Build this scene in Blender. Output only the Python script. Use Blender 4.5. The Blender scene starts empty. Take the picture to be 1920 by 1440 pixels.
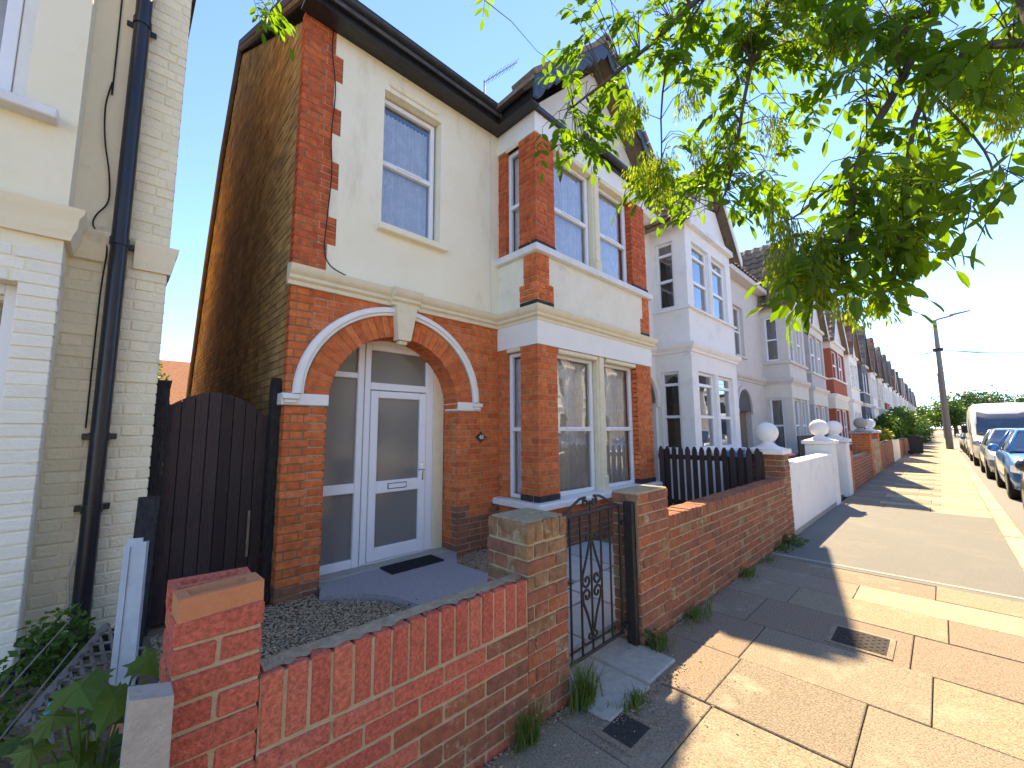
import bpy, bmesh, math, random
import numpy as np
from mathutils import Vector, Matrix
R = math.radians
rnd = random.Random(11)
scene = bpy.context.scene
col = scene.collection

# ------------------------------------------------------------------ camera
EYE = Vector((0.0, 0.0, 1.47))
PITCH, YAW, ROLL = R(6.4), R(46.0), R(-0.35)
FPX = 772.0                      # focal length in pixels of a 1920 px wide picture
fw = Vector((math.cos(YAW) * math.cos(PITCH), math.sin(YAW) * math.cos(PITCH), math.sin(PITCH)))
rt = Vector((math.sin(YAW), -math.cos(YAW), 0.0))
up = rt.cross(fw)
rt2 = rt * math.cos(ROLL) + up * math.sin(ROLL)
up2 = up * math.cos(ROLL) - rt * math.sin(ROLL)
cam_data = bpy.data.cameras.new("camera")
cam_data.sensor_fit = 'HORIZONTAL'
cam_data.sensor_width = 36.0
cam_data.lens = 36.0 * FPX / 1920.0
cam_data.clip_start = 0.05
cam_data.clip_end = 3000.0
cam = bpy.data.objects.new("camera", cam_data)
col.objects.link(cam)
cam.matrix_world = Matrix(((rt2.x, up2.x, -fw.x, EYE.x), (rt2.y, up2.y, -fw.y, EYE.y), (rt2.z, up2.z, -fw.z, EYE.z), (0, 0, 0, 1)))
scene.camera = cam

# ------------------------------------------------------------------ sky, sun, exposure
SUN = Vector((0.78, 0.35, 1.0)).normalized()      # towards the sun
elev = math.asin(SUN.z)
world = bpy.data.worlds.new("World")
scene.world = world
world.use_nodes = True
wn = world.node_tree.nodes
wl = world.node_tree.links
bg = wn["Background"]
sky = wn.new("ShaderNodeTexSky")
sky.sky_type = 'NISHITA'
sky.sun_disc = False
sky.sun_elevation = elev
sky.sun_rotation = math.atan2(SUN.x, SUN.y)
sky.air_density = 0.6
sky.dust_density = 0.0
sky.ozone_density = 7.5
wl.new(sky.outputs[0], bg.inputs[0])
bg.inputs[1].default_value = 0.077
sl = bpy.data.lights.new("sun", 'SUN')
sl.energy = 2.0
sl.angle = R(0.53)
sl.color = (1.0, 0.87, 0.64)
so = bpy.data.objects.new("sun", sl)
col.objects.link(so)
so.rotation_euler = (-SUN).to_track_quat('-Z', 'Y').to_euler()
so.location = (20, 10, 30)
scene.view_settings.view_transform = 'Standard'
scene.view_settings.look = 'None'
scene.view_settings.gamma = 1.0
scene.view_settings.use_white_balance = True      # camera white balance set for the shaded house front
scene.view_settings.white_balance_temperature = 7700
scene.view_settings.exposure = 3.0

# ------------------------------------------------------------------ helpers
def ray(u, v):
    return fw + rt2 * ((u - 960.0) / FPX) + up2 * ((720.0 - v) / FPX)
def at(u, v, d):                 # a point d metres along the viewing axis
    return EYE + ray(u, v) * d
def on_z(u, v, z):
    r = ray(u, v); return EYE + r * ((z - EYE.z) / r.z)

def smooth_path(pts, n=6):
    P = [Vector(p) for p in pts]; k = len(P); Q = []
    for i in range(k - 1):
        a, b, c, d = P[max(0, i - 1)], P[i], P[i + 1], P[min(k - 1, i + 2)]
        for j in range(n):
            t = j / n; Q.append(.5 * ((2 * b) + (c - a) * t + (2 * a - 5 * b + 4 * c - d) * t * t + (3 * b - a - 3 * c + d) * t ** 3))
    return Q + [P[-1]]

def set_props(o, label=None, cat=None, group=None, kind=None):
    if label: o["label"] = label
    if cat: o["category"] = cat
    if group: o["group"] = group
    if kind: o["kind"] = kind
    return o

def wloc(o):
    p = Vector((0, 0, 0))
    while o is not None:
        p += o.location; o = o.parent
    return p

def thing(name, loc, label, cat, group=None):
    o = bpy.data.objects.new(name, None)
    o.empty_display_size = 0.2
    col.objects.link(o)
    o.location = loc
    return set_props(o, label, cat, group)

class MB:
    def __init__(s, M=None):
        s.v = []; s.f = []; s.M = M; s.r = []; s.cur = 0.0
    def add(s, vs, fs):
        k = len(s.v)
        if s.M is not None: vs = [tuple(s.M @ Vector(p)) for p in vs]
        s.v.extend(vs)
        s.f.extend([tuple(i + k for i in f) for f in fs])
        s.r.extend([s.cur] * len(fs))
        return s
    def box(s, x0, x1, y0, y1, z0, z1):
        return s.add([(x0, y0, z0), (x1, y0, z0), (x1, y1, z0), (x0, y1, z0), (x0, y0, z1), (x1, y0, z1), (x1, y1, z1), (x0, y1, z1)],
                     [(0, 3, 2, 1), (4, 5, 6, 7), (0, 1, 5, 4), (1, 2, 6, 5), (2, 3, 7, 6), (3, 0, 4, 7)])
    def cbox(s, x0, x1, y0, y1, z0, z1, c=0.004):
        X = (x0, x1); Y = (y0, y1); Z = (z0, z1); vs = []; idx = {}
        for i in (0, 1):
            for j in (0, 1):
                for k in (0, 1):
                    dx = c if i == 0 else -c; dy = c if j == 0 else -c; dz = c if k == 0 else -c
                    idx[i, j, k, 'x'] = len(vs); vs.append((X[i], Y[j] + dy, Z[k] + dz))
                    idx[i, j, k, 'y'] = len(vs); vs.append((X[i] + dx, Y[j], Z[k] + dz))
                    idx[i, j, k, 'z'] = len(vs); vs.append((X[i] + dx, Y[j] + dy, Z[k]))
        q = [(0, 0), (1, 0), (1, 1), (0, 1)]; fs = []
        for i in (0, 1):
            a = [idx[i, j, k, 'x'] for j, k in q]; fs.append(tuple(a if i else a[::-1]))
            a = [idx[j, i, k, 'y'] for j, k in q]; fs.append(tuple(a[::-1] if i else a))
            a = [idx[j, k, i, 'z'] for j, k in q]; fs.append(tuple(a if i else a[::-1]))
        for i in (0, 1):
            for j in (0, 1):
                fs.append((idx[i, j, 0, 'x'], idx[i, j, 1, 'x'], idx[i, j, 1, 'y'], idx[i, j, 0, 'y']))
                fs.append((idx[i, 0, j, 'x'], idx[i, 1, j, 'x'], idx[i, 1, j, 'z'], idx[i, 0, j, 'z']))
                fs.append((idx[0, i, j, 'y'], idx[1, i, j, 'y'], idx[1, i, j, 'z'], idx[0, i, j, 'z']))
                for k in (0, 1): fs.append((idx[i, j, k, 'x'], idx[i, j, k, 'y'], idx[i, j, k, 'z']))
        return s.add(vs, fs)
    def prism(s, poly, axis, a, b):
        n = len(poly)
        m = {'x': lambda p, t: (t, p[0], p[1]), 'y': lambda p, t: (p[0], t, p[1]), 'z': lambda p, t: (p[0], p[1], t)}[axis]
        vs = [m(p, a) for p in poly] + [m(p, b) for p in poly]
        fs = [tuple(range(n)), tuple(range(2 * n - 1, n - 1, -1))] + [(i, i + n, (i + 1) % n + n, (i + 1) % n) for i in range(n)]
        return s.add(vs, fs)
    def quad(s, *p):
        return s.add([tuple(q) for q in p], [tuple(range(len(p)))])
    def tube(s, pts, r, n=8, cap=True):
        pts = [Vector(p) for p in pts]; m = len(pts)
        rs = r if isinstance(r, (list, tuple)) else [r] * m
        vs = []; fs = []; prev = None
        for i, p in enumerate(pts):
            t = (pts[min(i + 1, m - 1)] - pts[max(i - 1, 0)])
            if t.length < 1e-9: t = Vector((0, 0, 1))
            t.normalize()
            if prev is None:
                a = Vector((0, 0, 1)) if abs(t.z) < .9 else Vector((1, 0, 0))
                e = t.cross(a).normalized()
            else:
                e = (prev - t * prev.dot(t))
                e = e.normalized() if e.length > 1e-6 else t.orthogonal().normalized()
            prev = e; g = t.cross(e)
            for k in range(n):
                a = 2 * math.pi * k / n
                vs.append(tuple(p + (e * math.cos(a) + g * math.sin(a)) * rs[i]))
        for i in range(m - 1):
            for k in range(n):
                fs.append((i * n + k, i * n + (k + 1) % n, (i + 1) * n + (k + 1) % n, (i + 1) * n + k))
        if cap:
            fs.append(tuple(range(n - 1, -1, -1))); fs.append(tuple((m - 1) * n + k for k in range(n)))
        return s.add(vs, fs)
    def lathe(s, prof, c, n=20, axis='z'):
        vs = []; fs = []; m = len(prof)
        for (r_, z) in prof:
            for k in range(n):
                a = 2 * math.pi * k / n
                p = (r_ * math.cos(a), r_ * math.sin(a), z)
                if axis == 'y': p = (p[0], z, p[1])
                if axis == 'x': p = (z, p[0], p[1])
                vs.append((c[0] + p[0], c[1] + p[1], c[2] + p[2]))
        for i in range(m - 1):
            for k in range(n):
                fs.append((i * n + k, i * n + (k + 1) % n, (i + 1) * n + (k + 1) % n, (i + 1) * n + k))
        fs.append(tuple(range(n))); fs.append(tuple((m - 1) * n + k for k in range(n)))
        return s.add(vs, fs)
    def sweep(s, prof, path, closed=True):
        """profile of (outward, z) points swept along a plan polyline, mitred; outward is to the right of the path"""
        n = len(prof); m = len(path); vs = []
        P = [Vector((p[0], p[1])) for p in path]
        for i in range(m):
            ns = []
            if i > 0: d = (P[i] - P[i - 1]).normalized(); ns.append(Vector((d.y, -d.x)))
            if i < m - 1: d = (P[i + 1] - P[i]).normalized(); ns.append(Vector((d.y, -d.x)))
            if len(ns) == 2:
                b = ns[0] + ns[1]; nn = b / (1 + ns[0].dot(ns[1]))
            else: nn = ns[0]
            for (o, z) in prof: vs.append((P[i].x + nn.x * o, P[i].y + nn.y * o, z))
        fs = []
        for i in range(m - 1):
            for k in range(n if closed else n - 1):
                fs.append((i * n + k, i * n + (k + 1) % n, (i + 1) * n + (k + 1) % n, (i + 1) * n + k))
        fs.append(tuple(range(n))); fs.append(tuple((m - 1) * n + k for k in range(n)))
        return s.add(vs, fs)
    def build(s, name, mt, parent=None, label=None, cat=None, group=None, kind=None, smooth=False, recalc=True, rattr=False):
        me = bpy.data.meshes.new(name)
        vs = np.array(s.v, dtype=float)
        if parent is not None:
            off = wloc(parent)
        else:
            lo = vs.min(0); hi = vs.max(0)
            off = Vector(((lo[0] + hi[0]) / 2, (lo[1] + hi[1]) / 2, lo[2]))
        vs = vs - np.array(off)
        me.from_pydata([tuple(p) for p in vs], [], s.f)
        if rattr:
            at_ = me.attributes.new("rnd", 'FLOAT', 'FACE')
            at_.data.foreach_set("value", s.r)
        if recalc:
            bm = bmesh.new(); bm.from_mesh(me)
            bmesh.ops.recalc_face_normals(bm, faces=bm.faces)
            bm.to_mesh(me); bm.free()
        if smooth is True:
            me.shade_smooth()
        elif smooth:
            me.shade_smooth()
            me.set_sharp_from_angle(angle=R(smooth))
        me.materials.append(mt)
        o = bpy.data.objects.new(name, me)
        col.objects.link(o)
        if parent is not None: o.parent = parent
        else: o.location = off
        set_props(o, label, cat, group, kind)
        return o

def face_frame(kind, ox, oy):
    """local (u, depth into the wall, z) to world for a wall that looks at -y ('f'), -x ('l') or +x ('r')"""
    if kind == 'f': return Matrix(((1, 0, 0, ox), (0, 1, 0, oy), (0, 0, 1, 0), (0, 0, 0, 1)))
    if kind == 'l': return Matrix(((0, 1, 0, ox), (-1, 0, 0, oy), (0, 0, 1, 0), (0, 0, 0, 1)))
    if kind == 'r': return Matrix(((0, -1, 0, ox), (1, 0, 0, oy), (0, 0, 1, 0), (0, 0, 0, 1)))
    if kind == 'b': return Matrix(((-1, 0, 0, ox), (0, -1, 0, oy), (0, 0, 1, 0), (0, 0, 0, 1)))

# ------------------------------------------------------------------ materials
def mat(name, palette, scale=6.0, rough=0.75, bump=0.0, bscale=80.0, spec=0.3, metal=0.0, rand=0.0, obj_pal=False, contrast=(0.3, 0.7), stain=None, coat=0.0, stretch=None, sub=None):
    m = bpy.data.materials.new(name); m.use_nodes = True
    nt = m.node_tree; N = nt.nodes; L = nt.links
    b = N["Principled BSDF"]
    b.inputs["Roughness"].default_value = rough
    b.inputs["Specular IOR Level"].default_value = spec
    b.inputs["Metallic"].default_value = metal
    b.inputs["Coat Weight"].default_value = coat
    geo = N.new("ShaderNodeNewGeometry"); pos = geo.outputs["Position"]
    if stretch:
        mp = N.new("ShaderNodeMapping"); mp.inputs["Scale"].default_value = stretch
        L.new(pos, mp.inputs[0]); pos = mp.outputs[0]
    nz = N.new("ShaderNodeTexNoise"); nz.inputs["Scale"].default_value = scale; nz.inputs["Detail"].default_value = 6.0; nz.inputs["Roughness"].default_value = 0.65
    L.new(pos, nz.inputs["Vector"])
    def ramp(fac, cols, lo=0.0, hi=1.0):
        r = N.new("ShaderNodeValToRGB"); e = r.color_ramp.elements
        n = len(cols)
        while len(e) < n: e.new(0.5)
        for i, c in enumerate(cols):
            e[i].position = lo + (hi - lo) * i / max(1, n - 1); e[i].color = (c[0], c[1], c[2], 1)
        L.new(fac, r.inputs[0]); return r.outputs[0]
    rv = None
    if rand or obj_pal:
        oi = N.new("ShaderNodeObjectInfo"); an = N.new("ShaderNodeAttribute"); an.attribute_name = "rnd"
        ad = N.new("ShaderNodeMath"); ad.operation = 'ADD'; L.new(oi.outputs["Random"], ad.inputs[0]); L.new(an.outputs["Fac"], ad.inputs[1])
        fr = N.new("ShaderNodeMath"); fr.operation = 'FRACT'; L.new(ad.outputs[0], fr.inputs[0]); rv = fr.outputs[0]
    if obj_pal:
        c = ramp(rv, palette)
        mx = N.new("ShaderNodeMix"); mx.data_type = 'RGBA'; mx.blend_type = 'MULTIPLY'; mx.inputs[0].default_value = 1.0
        g = ramp(nz.outputs["Fac"], [(0.6, 0.58, 0.56), (1.2, 1.18, 1.14)], *contrast)
        L.new(c, mx.inputs[6]); L.new(g, mx.inputs[7]); c = mx.outputs[2]
    else:
        c = ramp(nz.outputs["Fac"], palette, *contrast)
    if stain:
        n2 = N.new("ShaderNodeTexNoise"); n2.inputs["Scale"].default_value = stain[1]; n2.inputs["Detail"].default_value = 5.0; n2.inputs["Roughness"].default_value = 0.7
        if len(stain) > 4:
            mp2 = N.new("ShaderNodeMapping"); mp2.inputs["Scale"].default_value = stain[4]; L.new(geo.outputs["Position"], mp2.inputs[0]); L.new(mp2.outputs[0], n2.inputs["Vector"])
        else: L.new(geo.outputs["Position"], n2.inputs["Vector"])
        f = ramp(n2.outputs["Fac"], [(0, 0, 0), (1, 1, 1)], stain[2], stain[3])
        mx = N.new("ShaderNodeMix"); mx.data_type = 'RGBA'
        L.new(f, mx.inputs[0]); L.new(c, mx.inputs[6]); mx.inputs[7].default_value = (*stain[0], 1); c = mx.outputs[2]
    if rand:
        hs = N.new("ShaderNodeHueSaturation")
        mr = N.new("ShaderNodeMapRange"); mr.inputs[3].default_value = 1 - rand; mr.inputs[4].default_value = 1 + rand
        L.new(rv, mr.inputs[0]); L.new(mr.outputs[0], hs.inputs["Value"]); L.new(c, hs.inputs["Color"]); c = hs.outputs[0]
    L.new(c, b.inputs["Base Color"])
    if bump:
        n3 = N.new("ShaderNodeTexNoise"); n3.inputs["Scale"].default_value = bscale; n3.inputs["Detail"].default_value = 4.0
        L.new(pos, n3.inputs["Vector"])
        bp = N.new("ShaderNodeBump"); bp.inputs["Strength"].default_value = bump; bp.inputs["Distance"].default_value = 0.01
        L.new(n3.outputs["Fac"], bp.inputs["Height"]); L.new(bp.outputs[0], b.inputs["Normal"])
    return m

def glass_mat(name, tint=(0.75, 0.8, 0.8), base=0.12, rough=0.0):
    m = bpy.data.materials.new(name); m.use_nodes = True
    nt = m.node_tree; N = nt.nodes; L = nt.links
    N.remove(N["Principled BSDF"])
    tr = N.new("ShaderNodeBsdfTransparent"); tr.inputs[0].default_value = (*tint, 1)
    gl = N.new("ShaderNodeBsdfGlossy"); gl.inputs["Roughness"].default_value = rough; gl.inputs["Color"].default_value = (0.95, 0.97, 1, 1)
    lw = N.new("ShaderNodeFresnel"); lw.inputs[0].default_value = 1.5
    ad = N.new("ShaderNodeMath"); ad.operation = 'MULTIPLY_ADD'; ad.inputs[1].default_value = 1.3; ad.inputs[2].default_value = base; ad.use_clamp = True
    mx = N.new("ShaderNodeMixShader")
    geo = N.new("ShaderNodeNewGeometry")
    nz = N.new("ShaderNodeTexNoise"); nz.inputs["Scale"].default_value = 1.6; nz.inputs["Detail"].default_value = 1.0
    bp = N.new("ShaderNodeBump"); bp.inputs["Strength"].default_value = 0.06; bp.inputs["Distance"].default_value = 0.05
    L.new(geo.outputs["Position"], nz.inputs["Vector"]); L.new(nz.outputs["Fac"], bp.inputs["Height"]); L.new(bp.outputs[0], gl.inputs["Normal"])
    L.new(lw.outputs[0], ad.inputs[0]); L.new(ad.outputs[0], mx.inputs[0]); L.new(tr.outputs[0], mx.inputs[1]); L.new(gl.outputs[0], mx.inputs[2])
    L.new(mx.outputs[0], N["Material Output"].inputs[0])
    return m

def frosted_mat(name, c):
    m = bpy.data.materials.new(name); m.use_nodes = True
    nt = m.node_tree; N = nt.nodes; L = nt.links
    b = N["Principled BSDF"]; b.inputs["Base Color"].default_value = (*c, 1); b.inputs["Roughness"].default_value = 0.045; b.inputs["Specular IOR Level"].default_value = 1.0
    tr = N.new("ShaderNodeBsdfTransparent"); tr.inputs[0].default_value = (0.5, 0.5, 0.5, 1)
    mx = N.new("ShaderNodeMixShader"); mx.inputs[0].default_value = 0.45
    geo = N.new("ShaderNodeNewGeometry"); nz = N.new("ShaderNodeTexNoise"); nz.inputs["Scale"].default_value = 60.0
    bp = N.new("ShaderNodeBump"); bp.inputs["Strength"].default_value = 0.12; bp.inputs["Distance"].default_value = 0.005
    L.new(geo.outputs["Position"], nz.inputs["Vector"]); L.new(nz.outputs["Fac"], bp.inputs["Height"]); L.new(bp.outputs[0], b.inputs["Normal"])
    L.new(b.outputs[0], mx.inputs[1]); L.new(tr.outputs[0], mx.inputs[2]); L.new(mx.outputs[0], N["Material Output"].inputs[0])
    return m

def leaf_mat(name, palette, trans=0.5, spec=0.35, rough=0.45, tboost=(1.5, 1.7, 0.6)):
    m = bpy.data.materials.new(name); m.use_nodes = True
    nt = m.node_tree; N = nt.nodes; L = nt.links
    b = N["Principled BSDF"]; b.inputs["Roughness"].default_value = rough; b.inputs["Specular IOR Level"].default_value = spec
    oi = N.new("ShaderNodeObjectInfo"); an = N.new("ShaderNodeAttribute"); an.attribute_name = "rnd"
    ad = N.new("ShaderNodeMath"); ad.operation = 'ADD'; L.new(oi.outputs["Random"], ad.inputs[0]); L.new(an.outputs["Fac"], ad.inputs[1])
    fr = N.new("ShaderNodeMath"); fr.operation = 'FRACT'; L.new(ad.outputs[0], fr.inputs[0])
    r = N.new("ShaderNodeValToRGB"); e = r.color_ramp.elements
    while len(e) < len(palette): e.new(0.5)
    for i, c in enumerate(palette): e[i].position = i / max(1, len(palette) - 1); e[i].color = (*c, 1)
    L.new(fr.outputs[0], r.inputs[0]); L.new(r.outputs[0], b.inputs["Base Color"])
    t = N.new("ShaderNodeBsdfTranslucent")
    mu = N.new("ShaderNodeMix"); mu.data_type = 'RGBA'; mu.blend_type = 'MULTIPLY'; mu.inputs[0].default_value = 1; mu.inputs[7].default_value = (*tboost, 1)
    L.new(r.outputs[0], mu.inputs[6]); L.new(mu.outputs[2], t.inputs[0])
    mx = N.new("ShaderNodeMixShader"); mx.inputs[0].default_value = trans
    L.new(b.outputs[0], mx.inputs[1]); L.new(t.outputs[0], mx.inputs[2]); L.new(mx.outputs[0], N["Material Output"].inputs[0])
    return m

def curtain_mat(name, c=(0.8, 0.8, 0.82), hole=0.25):
    m = bpy.data.materials.new(name); m.use_nodes = True
    nt = m.node_tree; N = nt.nodes; L = nt.links
    N.remove(N["Principled BSDF"])
    d = N.new("ShaderNodeBsdfDiffuse"); d.inputs[0].default_value = (*c, 1)
    t = N.new("ShaderNodeBsdfTranslucent"); t.inputs[0].default_value = (*c, 1)
    tr = N.new("ShaderNodeBsdfTransparent")
    g2 = N.new("ShaderNodeNewGeometry"); v2 = N.new("ShaderNodeTexVoronoi"); v2.feature = 'SMOOTH_F1'; v2.inputs["Scale"].default_value = 11.0
    r2 = N.new("ShaderNodeValToRGB"); r2.color_ramp.elements[0].position = 0.25; r2.color_ramp.elements[0].color = (*c, 1)
    r2.color_ramp.elements[1].position = 0.5; r2.color_ramp.elements[1].color = (c[0] * .87, c[1] * .88, c[2] * .90, 1)
    L.new(g2.outputs["Position"], v2.inputs["Vector"]); L.new(v2.outputs["Distance"], r2.inputs[0]); L.new(r2.outputs[0], d.inputs[0])
    m1 = N.new("ShaderNodeMixShader"); m1.inputs[0].default_value = 0.15
    L.new(d.outputs[0], m1.inputs[1]); L.new(t.outputs[0], m1.inputs[2])
    geo = N.new("ShaderNodeNewGeometry"); vo = N.new("ShaderNodeTexVoronoi"); vo.inputs["Scale"].default_value = 26.0
    L.new(geo.outputs["Position"], vo.inputs["Vector"])
    r = N.new("ShaderNodeValToRGB"); r.color_ramp.elements[0].position = 0.15; r.color_ramp.elements[0].color = (hole * 0.3,) * 3 + (1,)
    r.color_ramp.elements[1].position = 0.55; r.color_ramp.elements[1].color = (min(1, hole * 2),) * 3 + (1,)
    L.new(vo.outputs["Distance"], r.inputs[0])
    m2 = N.new("ShaderNodeMixShader"); L.new(r.outputs[0], m2.inputs[0]); L.new(m1.outputs[0], m2.inputs[1]); L.new(tr.outputs[0], m2.inputs[2])
    L.new(m2.outputs[0], N["Material Output"].inputs[0])
    return m

K = {}
K['brick'] = mat("orange_red_brick", [(0.60, 0.135, 0.045), (0.71, 0.175, 0.055), (0.77, 0.205, 0.065), (0.62, 0.145, 0.05), (0.80, 0.235, 0.085)], scale=14, bump=0.5, bscale=90, obj_pal=True, rough=0.85, spec=0.2, stain=((0.30, 0.10, 0.045), 9, 0.60, 0.85))
K['brick_up'] = mat("deep_red_brick", [(0.56, 0.11, 0.042), (0.64, 0.145, 0.05), (0.52, 0.10, 0.04), (0.68, 0.165, 0.058)], scale=14, bump=0.45, bscale=90, obj_pal=True, rough=0.85, spec=0.2)
K['brick_brown'] = mat("soiled_brown_brick", [(0.28, 0.125, 0.085), (0.34, 0.14, 0.085), (0.25, 0.12, 0.09), (0.38, 0.15, 0.08)], scale=14, bump=0.5, bscale=80, obj_pal=True, rough=0.9, spec=0.15)
K['brick_black'] = mat("blue_black_brick", [(0.035, 0.03, 0.03), (0.06, 0.05, 0.05)], scale=14, bump=0.4, obj_pal=True, rough=0.7)
K['brick_side'] = mat("sooty_stock_brick", [(0.42, 0.27, 0.11), (0.52, 0.335, 0.135), (0.58, 0.38, 0.155), (0.37, 0.235, 0.105), (0.62, 0.41, 0.17)], scale=3, bump=0.6, bscale=60, obj_pal=True, rough=0.95, spec=0.1, stain=((0.24, 0.155, 0.085), 0.6, 0.50, 0.74))
K['brick_new'] = mat("rustic_red_brick", [(0.56, 0.14, 0.095), (0.63, 0.165, 0.105), (0.52, 0.125, 0.09), (0.65, 0.19, 0.115), (0.58, 0.16, 0.12)], scale=75, bump=1.0, bscale=140, obj_pal=True, rough=0.85, spec=0.25, contrast=(0.34, 0.64))
K['brick_old'] = mat("weathered_wall_brick", [(0.40, 0.125, 0.07), (0.30, 0.125, 0.08), (0.44, 0.15, 0.075), (0.26, 0.115, 0.08), (0.35, 0.135, 0.075)], scale=30, bump=0.8, bscale=110, obj_pal=True, rough=0.9, spec=0.2, stain=((0.44, 0.36, 0.26), 16, 0.56, 0.74))
K['brick_pier'] = mat("buff_weathered_brick", [(0.34, 0.21, 0.11), (0.30, 0.16, 0.09), (0.36, 0.235, 0.125), (0.27, 0.16, 0.10)], scale=25, bump=0.8, bscale=110, obj_pal=True, rough=0.95, spec=0.12, stain=((0.46, 0.38, 0.27), 14, 0.52, 0.70))
K['brick_frog'] = mat("pale_orange_brick", [(0.50, 0.19, 0.09), (0.56, 0.24, 0.11)], scale=25, bump=0.6, rough=0.9)
K['paint_brick'] = mat("cream_painted_brick", [(0.82, 0.72, 0.49), (0.87, 0.78, 0.56)], scale=5, bump=0.7, bscale=45, rough=0.75, rand=0.05, stain=((0.36, 0.30, 0.21), 5, 0.62, 0.85))
K['paint_render'] = mat("cream_painted_render", [(0.83, 0.735, 0.51), (0.88, 0.79, 0.58)], scale=3, bump=0.35, bscale=40, rough=0.75, stain=((0.42, 0.36, 0.26), 2.5, 0.6, 0.85))
K['paint_white'] = mat("off_white_painted_brick", [(0.84, 0.78, 0.63), (0.88, 0.83, 0.69)], scale=5, bump=0.6, bscale=45, rough=0.7, rand=0.04, stain=((0.45, 0.40, 0.32), 6, 0.66, 0.9))
K['mortar'] = mat("pale_mortar", [(0.40, 0.29, 0.18), (0.50, 0.38, 0.25)], scale=20, bump=0.6, bscale=150, rough=0.95, spec=0.1)
K['mortar_dark'] = mat("dark_mortar", [(0.20, 0.145, 0.08), (0.28, 0.20, 0.11)], scale=20, bump=0.6, bscale=150, rough=0.95, spec=0.1)
K['mortar_new'] = mat("sandy_mortar", [(0.46, 0.36, 0.22), (0.55, 0.44, 0.28)], scale=25, bump=0.8, bscale=180, rough=0.95, spec=0.1, stain=((0.5, 0.46, 0.38), 14, 0.62, 0.8))
K['mortar_dusty'] = mat("dusty_grey_mortar", [(0.29, 0.225, 0.15), (0.46, 0.375, 0.265)], scale=28, bump=1.0, bscale=120, rough=0.95, spec=0.1)
K['render'] = mat("cream_render", [(0.86, 0.775, 0.57), (0.90, 0.83, 0.645)], scale=2.2, bump=0.45, bscale=38, rough=0.85, spec=0.2, stain=((0.60, 0.51, 0.35), 2.2, 0.54, 0.86, (1.0, 1.0, 0.3)))
K['render_bay'] = mat("aged_cream_render", [(0.77, 0.71, 0.57), (0.84, 0.79, 0.65)], scale=4, bump=0.3, bscale=40, rough=0.85, spec=0.2, stain=((0.45, 0.43, 0.38), 3.0, 0.6, 0.85))
K['stone'] = mat("cream_painted_stone", [(0.74, 0.64, 0.43), (0.82, 0.73, 0.53)], scale=8, bump=0.2, bscale=60, rough=0.6, stain=((0.38, 0.30, 0.18), 9, 0.62, 0.85))
K['white'] = mat("white_paint", [(0.80, 0.775, 0.72), (0.85, 0.83, 0.78)], scale=6, bump=0.08, rough=0.55, stain=((0.55, 0.52, 0.46), 7, 0.66, 0.9))
K['sillw'] = mat("flaking_white_paint", [(0.70, 0.69, 0.65), (0.80, 0.79, 0.76)], scale=8, bump=0.4, bscale=70, rough=0.6, stain=((0.30, 0.24, 0.19), 11, 0.63, 0.70))
K['upvc'] = mat("white_plastic", [(0.80, 0.80, 0.81), (0.83, 0.83, 0.84)], scale=3, rough=0.3, spec=0.5)
K['black'] = mat("black_gloss_paint", [(0.012, 0.012, 0.014), (0.03, 0.03, 0.032)], scale=12, bump=0.3, bscale=40, rough=0.38, spec=0.5, stain=((0.10, 0.095, 0.09), 22, 0.66, 0.8))
K['pipe'] = mat("black_plastic", [(0.010, 0.011, 0.016), (0.016, 0.017, 0.022)], scale=5, rough=0.32, spec=0.5)
K['iron'] = mat("black_wrought_iron", [(0.014, 0.013, 0.013), (0.035, 0.028, 0.024)], scale=60, bump=0.3, bscale=200, rough=0.5, spec=0.4)
K['wood_black'] = mat("black_stained_timber", [(0.020, 0.015, 0.017), (0.055, 0.032, 0.028), (0.024, 0.022, 0.030)], scale=7, bump=0.6, bscale=30, rough=0.6, rand=0.35, stretch=(6, 6, 0.7), stain=((0.13, 0.085, 0.06), 9, 0.66, 0.8))
K['wood_rough'] = mat("charred_timber", [(0.010, 0.010, 0.011), (0.05, 0.045, 0.042)], scale=25, bump=1.0, bscale=60, rough=0.75, stretch=(3, 3, 0.6))
K['wood'] = mat("grey_weathered_wood", [(0.16, 0.11, 0.07), (0.30, 0.22, 0.15)], scale=9, bump=0.5, bscale=50, rough=0.85, stretch=(4, 4, 0.7))
K['wood_lattice'] = mat("bleached_lattice_wood", [(0.17, 0.145, 0.12), (0.27, 0.235, 0.20)], scale=20, bump=0.4, rough=0.9)
K['barge'] = mat("blue_grey_bargeboard_paint", [(0.030, 0.045, 0.075), (0.06, 0.09, 0.14)], scale=14, bump=0.4, bscale=60, rough=0.6, stain=((0.16, 0.18, 0.2), 18, 0.64, 0.75))
K['slab'] = mat("concrete_paving", [(0.269, 0.217, 0.164), (0.301, 0.248, 0.187), (0.321, 0.261, 0.181), (0.249, 0.205, 0.158), (0.282, 0.223, 0.164), (0.289, 0.255, 0.203)], scale=95, bump=0.9, bscale=170, obj_pal=True, rough=0.9, spec=0.25, contrast=(0.36, 0.62), stain=((0.40, 0.34, 0.25), 2.6, 0.54, 0.74))
K['slab_pale'] = mat("pale_stone_paving", [(0.364, 0.317, 0.210), (0.399, 0.351, 0.231), (0.328, 0.289, 0.194)], scale=30, bump=0.4, bscale=120, obj_pal=True, rough=0.9, spec=0.25)
K['slab_pink'] = mat("pinkish_paving", [(0.262, 0.199, 0.147), (0.282, 0.217, 0.164), (0.242, 0.186, 0.141)], scale=95, bump=0.9, bscale=170, obj_pal=True, rough=0.9, spec=0.25, contrast=(0.36, 0.62), stain=((0.17, 0.14, 0.12), 5.0, 0.62, 0.72))
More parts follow.
